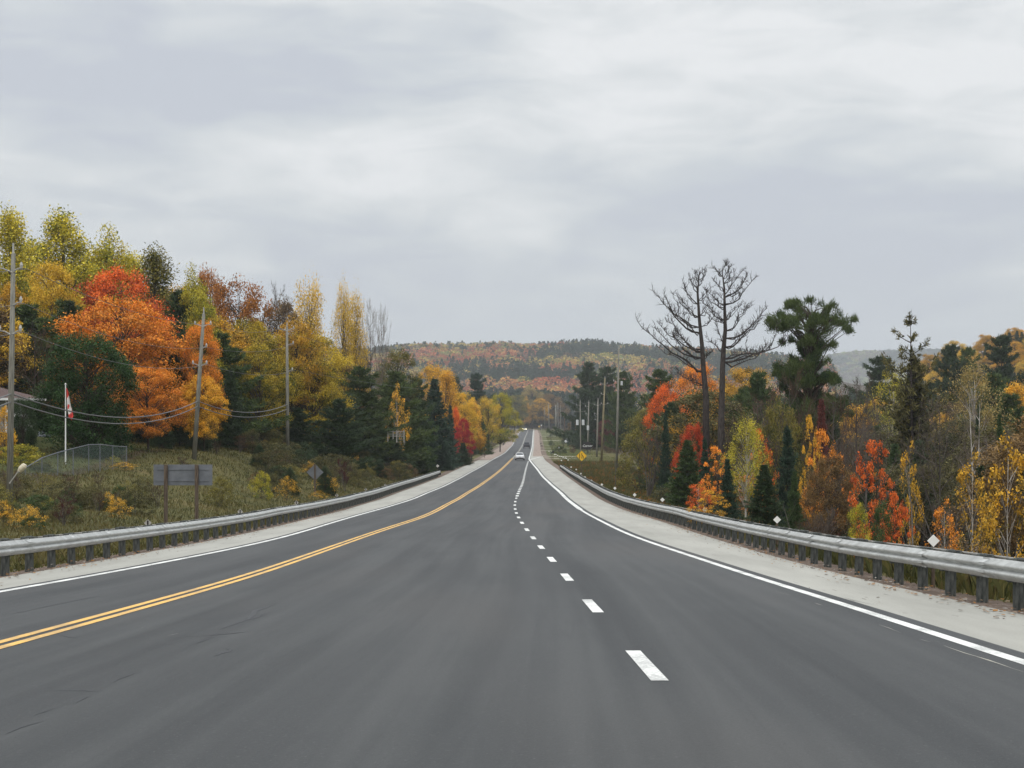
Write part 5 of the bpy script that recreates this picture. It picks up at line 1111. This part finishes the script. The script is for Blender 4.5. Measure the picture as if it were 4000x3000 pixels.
mailbox(2112, 800, 'farthest dark mailbox on the right gravel edge'); mailbox(1892, 372, 'dark mailbox on the left verge past the guardrail'); mailbox(1978, 800, 'mailbox on the far left verge'); mailbox(2183, 470, 'small white box on a post in the brown bushes', 'white', 1.1); mailbox(2287, 330, 'white box on a post behind the yellow lane sign', 'white', 1.1)
# shop board with white script
D = 425.0; X = XD(2294, D); zb = g1(X, D); zc = ZD(1743, D) - zb; e = empty('shop_sign', (X, D, zb)); tag(e, 'dark board with white slanted lettering behind the utility poles', 'sign'); mb = MB()
panel(mb, [(1.25 * math.cos(t_) * (1 if abs(math.cos(t_)) < .8 else 1.05), zc + .95 * math.sin(t_) + .1) for t_ in np.linspace(0, 6.283, 25)[:-1]], 0, .08); mb.build('board', M['black'], e)
tx = bpy.data.curves.new('lettering', 'FONT'); tx.body = 'Corner'; tx.size = .78; tx.shear = .35; tx.extrude = .01; tx.align_x = 'CENTER'; tx.materials.append(M['white']); to = bpy.data.objects.new('tmp', tx); COL.objects.link(to); bpy.context.view_layer.update(); lm = bpy.data.meshes.new_from_object(to.evaluated_get(bpy.context.evaluated_depsgraph_get())); bpy.data.objects.remove(to); obj('lettering', lm, e, (0, -.03, zc - .15), (rad(90), 0, 0))
for s in (-1, 1): mb = MB(); mb.box((s * .7, .06, zc / 2 - .3), (.12, .1, zc + .4)); mb.build('post', M['sign_wood'], e)
# far road furniture at the bend
D = 1150.0; X = XD(2106, D); e = empty('curve_sign', (X, D, g1(X, D))); tag(e, 'tiny yellow diamond sign at the far bend', 'road sign'); zc = ZD(1666, D) - e.location.z; mb = MB(); panel(mb, [(0, zc - .7), (.7, zc), (0, zc + .7), (-.7, zc)], -.06, .01); mb.build('sign_plate', M['yellow'], e)
mb = MB(); panel(mb, [(-.12, zc - .35), (.12, zc - .35), (.12, zc + .1), (.3, zc + .1), (0, zc + .4), (-.3, zc + .1), (-.12, zc + .1)], -.07, .006); mb.build('arrow_symbol', M['black'], e); mb = MB(); mb.box((0, 0, zc / 2), (.12, .1, zc + .6)); mb.build('post', M['sign_wood'], e)
D = 1130.0; X = XD(2114.5, D); e = empty('round_sign', (X, D, g1(X, D))); tag(e, 'round white sign on a post at the far bend', 'road sign'); zc = ZD(1661.5, D) - e.location.z; mb = MB(); panel(mb, [(.42 * math.cos(t_), zc + .42 * math.sin(t_)) for t_ in np.linspace(0, 6.283, 17)[:-1]], -.05, .02); mb.build('sign_plate', M['reflect'], e)
mb = MB(); mb.box((0, 0, zc / 2), (.14, .1, zc + .4)); mb.build('post', M['galv_dull'], e)
def railing(name, P, label, h=.7):
    e = empty(name, P[0]); tag(e, label, 'guardrail'); o_ = Vector(P[0]); mb = MB(); P = [Vector(p) - o_ for p in P]
    for a, b_ in zip(P[:-1], P[1:]):
        mb.add([a + Vector((0, 0, h - .32)), b_ + Vector((0, 0, h - .32)), b_ + Vector((0, 0, h)), a + Vector((0, 0, h)), a + Vector((0, .12, h - .32)), b_ + Vector((0, .12, h - .32)), b_ + Vector((0, .12, h)), a + Vector((0, .12, h))], [(0, 1, 2, 3), (7, 6, 5, 4), (3, 2, 6, 7), (0, 4, 5, 1), (0, 3, 7, 4), (1, 5, 6, 2)])
    mb.build('rail', M['galv_dull'], e); n_ = max(2, int((P[-1] - P[0]).length / 3))
    for i in range(n_ + 1): mb = MB(); c = P[0].lerp(P[-1], i / n_); mb.box((c.x, c.y + .2, c.z + h / 2 - .1), (.16, .16, h + .1)); mb.build('post', M['post_wood'], e)
railing('guardrail', [(XD(1986, 1300), 1300, ZD(1661, 1300)), (XD(2033, 1305), 1305, ZD(1661, 1305))], 'short pale guardrail across the far bend', 1.0)
railing('guardrail', [(float(XL(650)) - .5, 650, g1(float(XL(650)) - .5, 650)), (float(XL(715)) - .5, 715, g1(float(XL(715)) - .5, 715)), (float(XL(790)) - .5, 790, g1(float(XL(790)) - .5, 790))], 'low pale barrier on the far left gravel shoulder', .6)

# ------------------------------------------------------------------ vehicles
def vehicle(name, X, D, rz, kind, paint, label, cat, lit=False, s=1.0, z=None):
    e = empty(name, (X, D, (float(zr(D)) if z is None else z) + .012), rz, (s, s, s)); tag(e, label, cat)
    if kind == 'sedan': Lb, w, belt, top, gc = 4.85, .92, .93, 1.44, (-1.55, -.75, .55, 1.35)
    elif kind == 'pickup': Lb, w, belt, top, gc = 5.8, .99, 1.15, 1.90, (-.55, -.30, 1.0, 1.55)
    elif kind == 'suv': Lb, w, belt, top, gc = 4.6, .93, 1.02, 1.70, (-2.1, -1.85, .5, 1.2)
    else: Lb, w, belt, top, gc = 5.2, .98, 1.15, 1.95, (-2.5, -2.35, 1.3, 2.0)
    h = Lb / 2; mb = MB()
    def sec(y, zb, zt, w_): return [(-w_ * .93, y, zb), (w_ * .93, y, zb), (w_, y, zb + .22), (w_, y, (zb + zt) / 2 + .05), (w_ * .95, y, zt - .06), (w_ * .86, y, zt), (-w_ * .86, y, zt), (-w_ * .95, y, zt - .06), (-w_, y, (zb + zt) / 2 + .05), (-w_, y, zb + .22)]
    rearz = belt - (.0 if kind != 'sedan' else .0); nose = belt - .22
    mb.loft([sec(-h, .42, rearz - .12, w * .88), sec(-h + .12, .30, rearz, w * .97), sec(-h + 1, .24, belt, w), sec(0, .22, belt, w), sec(h - 1.3, .24, belt - .03, w), sec(h - .25, .28, nose, w * .95), sec(h, .40, nose - .16, w * .82)]); mb.build('body', paint, e)
    if kind == 'pickup':
        mb = MB(); mb.box((0, -h + 1.05, belt + .006), (1.62, 1.75, .012)); mb.build('truck_bed', M['black'], e)
    a, b_, c, d = gc; mb = MB(); gs = lambda y, zt, wt: [(-w * .86, y, belt - .02), (w * .86, y, belt - .02), (wt, y, zt), (-wt, y, zt)]
    mb.loft([gs(a, belt + .02, w * .80), gs(b_, top, w * .66), gs((b_ + c) / 2, top + .02, w * .67), gs(c, top - .02, w * .66), gs(d, belt + .02, w * .80)]); mb.build('cabin', paint, e)
    def glass(nm, pts): g_ = MB(); g_.add(pts, [tuple(range(len(pts)))]); o_ = g_.build(nm, M['glass'], e); md = o_.modifiers.new('s', 'SOLIDIFY'); md.thickness = .012; md.offset = 0
    def slope(y0, z0, w0, y1, z1, w1, s_, nm):
        f0, f1 = .16, .86; L2 = lambda p, q_, f: p + (q_ - p) * f; o_ = s_ * .016
        pts = [(-L2(w0, w1, f0) * .93, L2(y0, y1, f0) + o_, L2(z0, z1, f0) + .012), (L2(w0, w1, f0) * .93, L2(y0, y1, f0) + o_, L2(z0, z1, f0) + .012), (L2(w0, w1, f1) * .92, L2(y0, y1, f1) + o_, L2(z0, z1, f1) + .012), (-L2(w0, w1, f1) * .92, L2(y0, y1, f1) + o_, L2(z0, z1, f1) + .012)]
        glass(nm, pts if s_ < 0 else pts[::-1])
    slope(a, belt + .02, w * .80, b_, top, w * .66, -1, 'rear_window'); slope(d, belt + .02, w * .80, c, top - .02, w * .66, 1, 'windshield')
    for s_ in (-1, 1):
        w0, w1 = w * .86 + .008, w * .665 + .012; pt = lambda y, k_: (s_ * (w0 + (w1 - w0) * k_), y, belt + (top - belt) * k_); pts = [pt(b_ - (b_ - a) * .6, .12), pt(d - (d - c) * .3, .12), pt(c, .84), pt(b_ + .05, .84)]; glass('side_window', pts if s_ > 0 else pts[::-1])
        m_ = MB(); m_.box((s_ * (w + .11), d - .35, belt + .08), (.2, .1, .16)); m_.build('mirror', M['black'] if kind != 'van' else paint, e)
        m_ = MB(); hy = .12 if kind != 'pickup' else .34; m_.box((s_ * w * .70, -h + .035, belt - .17 - hy * .3), (.36 if kind != 'pickup' else .18, .06, hy)); m_.build('tail_light', M['tail'], e)
        m_ = MB(); m_.box((s_ * w * .66, h - .02, .70), (.34, .06, .14)); m_.build('headlight', M['head'] if lit else M['chrome'], e)
        for yy in (-h + .95, h - .95):
            rw = .33 if kind == 'sedan' else .39
            def ring(r_, x_): return [(x_, yy + r_ * math.cos(q_), rw + r_ * math.sin(q_)) for q_ in np.linspace(0, 6.283, 19)[:-1]]
            m_ = MB(); m_.loft([ring(rw * .9, s_ * (w - .24)), ring(rw, s_ * (w - .20)), ring(rw, s_ * (w - .04)), ring(rw * .88, s_ * (w + .005))]); wh = m_.build('wheel', M['rubber'], e)
            m_ = MB(); m_.loft([ring(rw * .62, s_ * (w - .02)), ring(rw * .56, s_ * (w + .018))]); m_.build('rim', M['rim'], wh)
    m_ = MB(); m_.box((0, -h - .01, .43), (w * 1.7, .14, .20)); m_.build('rear_bumper', M['chrome'] if kind == 'pickup' else M['black'], e); m_ = MB(); m_.box((0, h - .02, .48), (w * 1.5, .1, .22)); m_.build('grille', M['black'], e)
    m_ = MB(); m_.box((0, -h - .012 if kind != 'pickup' else -h - .09, belt - .27 if kind != 'pickup' else .46), (.31, .02, .16)); m_.build('licence_plate', M['galv_dull'], e)
    return e
vehicle('parked_car', XD(2219, 745), 745, .5, 'suv', M['carblack'], 'dark car parked behind the white van in the far driveway', 'car', z=g1(XD(2207, 745), 745))
vehicle('sedan', XD(2030.3, 345), 345, 0, 'sedan', M['carwhite'], 'white sedan driving away at the narrowing of the lanes', 'car')
vehicle('pickup_truck', XD(2057, 545), 545, 0, 'pickup', M['carblack'], 'black pickup truck driving away ahead of the white sedan', 'truck')
for i, (D_, k_, pm) in enumerate([(1160, 'sedan', 'carwhite'), (1182, 'suv', 'carblack'), (1204, 'sedan', 'carblue')]):
    vehicle('oncoming_car', float(fY(D_) + bend(D_)) - 1.9, D_, math.pi, k_, M[pm], ['nearest of three distant oncoming cars with headlights on', 'middle of three distant oncoming cars with headlights on', 'last of three distant oncoming cars with headlights on'][i], 'car', True)
vehicle('parked_van', XD(2219, 690), 690, .25, 'van', M['carwhite'], 'white van parked in the far right driveway', 'van', z=g1(XD(2219, 690), 690))

# ------------------------------------------------------------------ the yard on the left: house, flag, fence
D = 116.0; xr_ = XD(27, D); xw = xr_ - 9; zg_ = ZD(1738, D) - .3; e = empty('house', (xr_, D, zg_)); tag(e, 'grey clapboard house corner with brown roof at the left edge', 'house')
zb_, zt_ = ZD(1690, D) - zg_, ZD(1556, D) - zg_; mb = MB()
for i in range(14):
    z0 = zb_ + (zt_ - zb_) * i / 14; mb.box((-4.5, 3.5, z0 + (zt_ - zb_) / 28), (9 + .03, 7 + .03, (zt_ - zb_) / 14 - .02), taper=.9975)
mb.box((-4.5, 3.5, (zb_ + zt_) / 2), (8.97, 6.97, zt_ - zb_)); mb.build('wall', M['siding'], e)
mb = MB(); mb.box((-4.5, 3.5, zb_ / 2 - .3), (8.6, 6.6, zb_ + .6)); mb.build('foundation', M['sign_wood'], e)
mb = MB(); mb.add([(-9.5, -.6, zt_), (.55, -.6, zt_), (.55, 7.6, zt_), (-9.5, 7.6, zt_), (-9.5, 3.5, zt_ + .8), (-1.6, 3.5, zt_ + .8)], [(0, 3, 2, 1), (0, 1, 5, 4), (2, 3, 4, 5), (1, 2, 5), (0, 4, 3)]); mb.build('roof', M['shingle'], e)
mb = MB(); mb.box((-4.5, -.62, zt_ - .05), (10.1, .04, .16)); mb.box((.57, 3.5, zt_ - .05), (.04, 8.2, .16)); mb.build('fascia', M['white'], e)
mb = MB(); mb.box((-.05, -.03, (zb_ + zt_) / 2), (.12, .05, zt_ - zb_)); mb.build('corner_board', M['white'], e)
mb = MB(); mb.box((-3.2, -.03, (zb_ + zt_) / 2 + .1), (1.2, .06, 1.0)); wn = mb.build('window', M['white'], e); mb = MB(); mb.box((-3.2, -.065, (zb_ + zt_) / 2 + .1), (1.05, .02, .85)); mb.build('pane', M['glass'], wn)
D = 114.0; X = XD(60, D); zb = g1(X, D); e = empty('yard_sign', (X, D, zb)); tag(e, 'white board with grey round pictures beside the house', 'sign'); z0, z1 = ZD(1628, D) - zb, ZD(1600, D) - zb; hw = XD(93, D) - X
mb = MB(); mb.box((0, 0, (z0 + z1) / 2), (2 * hw, .05, z1 - z0)); mb.build('board', M['white'], e)
mb = MB()
for cx_, cz_, r_ in ((.02, .66, .11), (.2, .36, .12), (.38, .7, .08), (.36, .34, .10), (-.2, .5, .12), (-.4, .45, .1)):
    cz2 = z0 + (z1 - z0) * cz_
    for q_ in range(12):
        a0, a1 = q_ * .5236, (q_ + .8) * .5236; panel(mb, [(cx_ + r_ * .6 * math.cos(a0), cz2 + r_ * .6 * math.sin(a0)), (cx_ + r_ * math.cos(a0), cz2 + r_ * math.sin(a0)), (cx_ + r_ * math.cos(a1), cz2 + r_ * math.sin(a1)), (cx_ + r_ * .6 * math.cos(a1), cz2 + r_ * .6 * math.sin(a1))], -.031, .004)
mb.build('pictures', M['alu'], e)
for s in (-1, 1): mb = MB(); mb.box((s * hw * .8, .07, z1 / 2 - .2), (.09, .08, z1 + .4)); mb.build('post', M['sign_wood'], e)
# flagpole with a limp flag
D = 110.0; X = XD(256, D); zb = g1(X, D); zt_ = ZD(1504, D) - zb; e = empty('flagpole', (X, D, zb)); tag(e, 'white flagpole with a limp red and white maple leaf flag', 'flagpole')
mb = MB(); mb.tube([(0, 0, -.2), (0, 0, zt_)], [.05, .032], 10); mb.build('shaft', M['white'], e); mb = MB(); mb.tube([(0, 0, zt_), (0, 0, zt_ + .06), (0, 0, zt_ + .12)], [.03, .07, .02], 8); mb.build('finial', M['white'], e)
fl = []; za, zb2 = ZD(1516, D) - zb, ZD(1634, D) - zb; NX, NZ = 10, 26
for j in range(NZ + 1):
    k_ = j / NZ; z_ = za + (zb2 - za) * k_
    for i in range(NX + 1):
        f_ = i / NX; wd = np.interp(k_, [0, .12, .5, .85, 1], [.04, .12, .26, .36, .20]); sh = np.interp(k_, [0, .6, 1], [0, .03, .17]); fl.append((.04 + sh + wd * f_, .08 * math.sin(f_ * 9 + k_ * 3), z_ - (.12 * f_ if k_ > .8 else 0)))
Fq = []; mi = []
for j in range(NZ):
    for i in range(NX):
        a = j * (NX + 1) + i; Fq.append((a, a + 1, a + NX + 2, a + NX + 1)); k_ = (j + .5) / NZ; f_ = (i + .5) / NX; q_ = k_ + .18 * (f_ - .5)
        mi.append(0 if q_ < .30 or q_ > .80 else (0 if (.50 < q_ < .68 and .05 < f_ < .62 and abs(q_ - .59) < .09 * (1 - abs(f_ - .33) / .4)) else 1))
obj('flag', mesh('flag', fl, Fq, [M['red'], M['fwhite']], mi=mi, smooth=True), e)
# chain-link fence
m, t, o = mat('chain_link'); M['link'] = m; uvn = nd(t, 'ShaderNodeUVMap'); uvn.uv_map = 'UVMap'; sp = nd(t, 'ShaderNodeSeparateXYZ'); t.links.new(uvn.outputs[0], sp.inputs[0])
def stripes(sg):
    q_ = math_n(t, 'MULTIPLY', math_n(t, 'ADD' if sg > 0 else 'SUBTRACT', sp.outputs[0], sp.outputs[1]), 14.0); return math_n(t, 'LESS_THAN', math_n(t, 'FRACT', q_), 0.13)
b = nd(t, 'ShaderNodeBsdfPrincipled'); b.inputs['Base Color'].default_value = (.15, .20, .185, 1); b.inputs['Roughness'].default_value = .6; tp = nd(t, 'ShaderNodeBsdfTransparent'); mx = nd(t, 'ShaderNodeMixShader')
t.links.new(math_n(t, 'MAXIMUM', stripes(1), stripes(-1)), mx.inputs[0]); t.links.new(tp.outputs[0], mx.inputs[1]); t.links.new(b.outputs[0], mx.inputs[2]); t.links.new(mx.outputs[0], o.inputs[0])
FP = [(40, 1868, 96), (97.6, 1828, 99), (163, 1789, 101), (225, 1768, 102), (285, 1752, 103), (346, 1737, 106), (390, 1736, 108), (440, 1742, 110), (494, 1745, 112)]
P = [Vector(W3(*p)) for p in FP]; o_ = P[0].copy(); o_.z = g1(o_.x, o_.y); e = empty('chain_link_fence', o_); tag(e, 'greenish chain-link fence climbing the bank in front of the lawn', 'fence'); V = []; uv = []; dist = 0
for i, p in enumerate(P):
    if i: dist += (p - P[i - 1]).length
    hgt = max(1.35, min(1.7, p.z - g1(p.x, p.y))); V += [tuple(p - o_ - Vector((0, 0, hgt))), tuple(p - o_)]; uv += [(dist, 0), (dist, hgt)]
obj('mesh_panel', mesh('mesh_panel', V, np.array([(2 * i, 2 * i + 2, 2 * i + 3, 2 * i + 1) for i in range(len(P) - 1)]), [M['link']], uv=uv), e)
mb = MB(); mb.tube([p - o_ for p in P], .028, 8); mb.build('top_rail', M['alu'], e)
for i, p in enumerate(P): mb = MB(); q_ = p - o_; mb.tube([(q_.x, q_.y + .04, min(q_.z - 1.5, g1(p.x, p.y) - o_.z) - .2), (q_.x, q_.y + .04, q_.z + .04)], .03, 8); mb.build('post', M['alu'], e)
# cream box on a slanting arm beside the nearest pole
D = 74.0; P0 = Vector(W3(46, 1878, D)); e = empty('yard_lamp', P0); tag(e, 'cream coloured lamp on a slanting arm beside the nearest pole', 'lamp'); mb = MB(); a_ = Vector(W3(74, 1838, D)) - P0; mb.tube([(-.12, .1, -.12), a_], [.03, .025], 8); mb.build('arm', M['galv_dull'], e)
c0 = Vector(W3(82, 1832, D)) - P0; mb = MB(); mb.tube([c0 + Vector((-.07, 0, -.10)), c0 + Vector((0, 0, 0)), c0 + Vector((.12, 0, .12)), c0 + Vector((.17, 0, .2))], [.09, .13, .13, .09], 10); mb.build('lamp_housing', M['cream'], e)
# low utility vehicle half hidden behind the lawn's crest
vehicle('utility_vehicle', XD(170, 128), 128, math.pi + .3, 'suv', M['carblue'], 'small dark vehicle with pale front bars behind the lawn', 'vehicle', s=.62, z=ZD(1742, 128))
# weathered deck railing between the pines
D = 214.0; p0 = W3(1515, 1708, D); e = empty('deck_railing', p0); tag(e, 'weathered grey deck railing showing between the left pines', 'railing'); w_ = XD(1578, D) - p0[0]; mb = MB()
for z_ in (.15, .42, .72): mb.box((w_ / 2, 0, z_ - .06 * z_), (w_, .06, .07))
mb.build('rails', M['galv_dull'], e)
for k_ in (0, .33, .55, 1): mb = MB(); mb.box((w_ * k_, .05, .1), (.12, .1, 1.5)); mb.build('post', M['galv_dull'], e)
# leaf litter and stones on the shoulders
rg = np.random.RandomState(9); V = []; Fq = []; col = []
for i in range(3200):
    s = rg.choice([-1, 1]); D = 18 + 90 * rg.rand() ** 1.4; X = float(XR(D)) + (rg.normal() * .28 + .12 if rg.rand() < .985 else -rg.rand() * 2.0) if s > 0 else float(XL(D)) - (rg.normal() * .28 + .12 if rg.rand() < .985 else -rg.rand() * 1.6); a = rg.rand() * 6.28; r_ = rg.uniform(.015, .05); z = max(float(zr(D)), g1(X, D)) + .008; b_ = len(V)
    V += [(X + r_ * math.cos(a + q_) * rg.uniform(.7, 1.2), D + r_ * 1.3 * math.sin(a + q_), z + rg.uniform(0, .02)) for q_ in (0, 1.57, 3.14, 4.71)]; Fq.append((b_, b_ + 1, b_ + 2, b_ + 3)); c = [(.16, .11, .07), (.30, .22, .15), (.09, .065, .05), (.34, .31, .27), (.35, .16, .04)][rg.randint(5)]; col.append((*c, 1))
tag(obj('leaf_litter', mesh('leaf_litter', V, np.array(Fq), [M['plants']], attrs={'col': ('FACE', 'FLOAT_COLOR', col)})), 'scattered leaves and stones along both shoulder edges', 'leaves', kind='stuff')

# ------------------------------------------------------------------ haze in the valley air
mb = MB(); mb.box((500, 3600, 150), (9000, 7600, 420)); hz_o = mb.build('haze', None); me = hz_o.data; me.materials.clear()
m, t, o = mat('haze'); pv = nd(t, 'ShaderNodeVolumePrincipled'); pv.inputs['Color'].default_value = (.90, .93, .97, 1); pv.inputs['Density'].default_value = 0.00014; pv.inputs['Anisotropy'].default_value = 0.2
t.links.new(pv.outputs[0], o.inputs['Volume']); me.materials.append(m); tag(hz_o, kind='stuff')
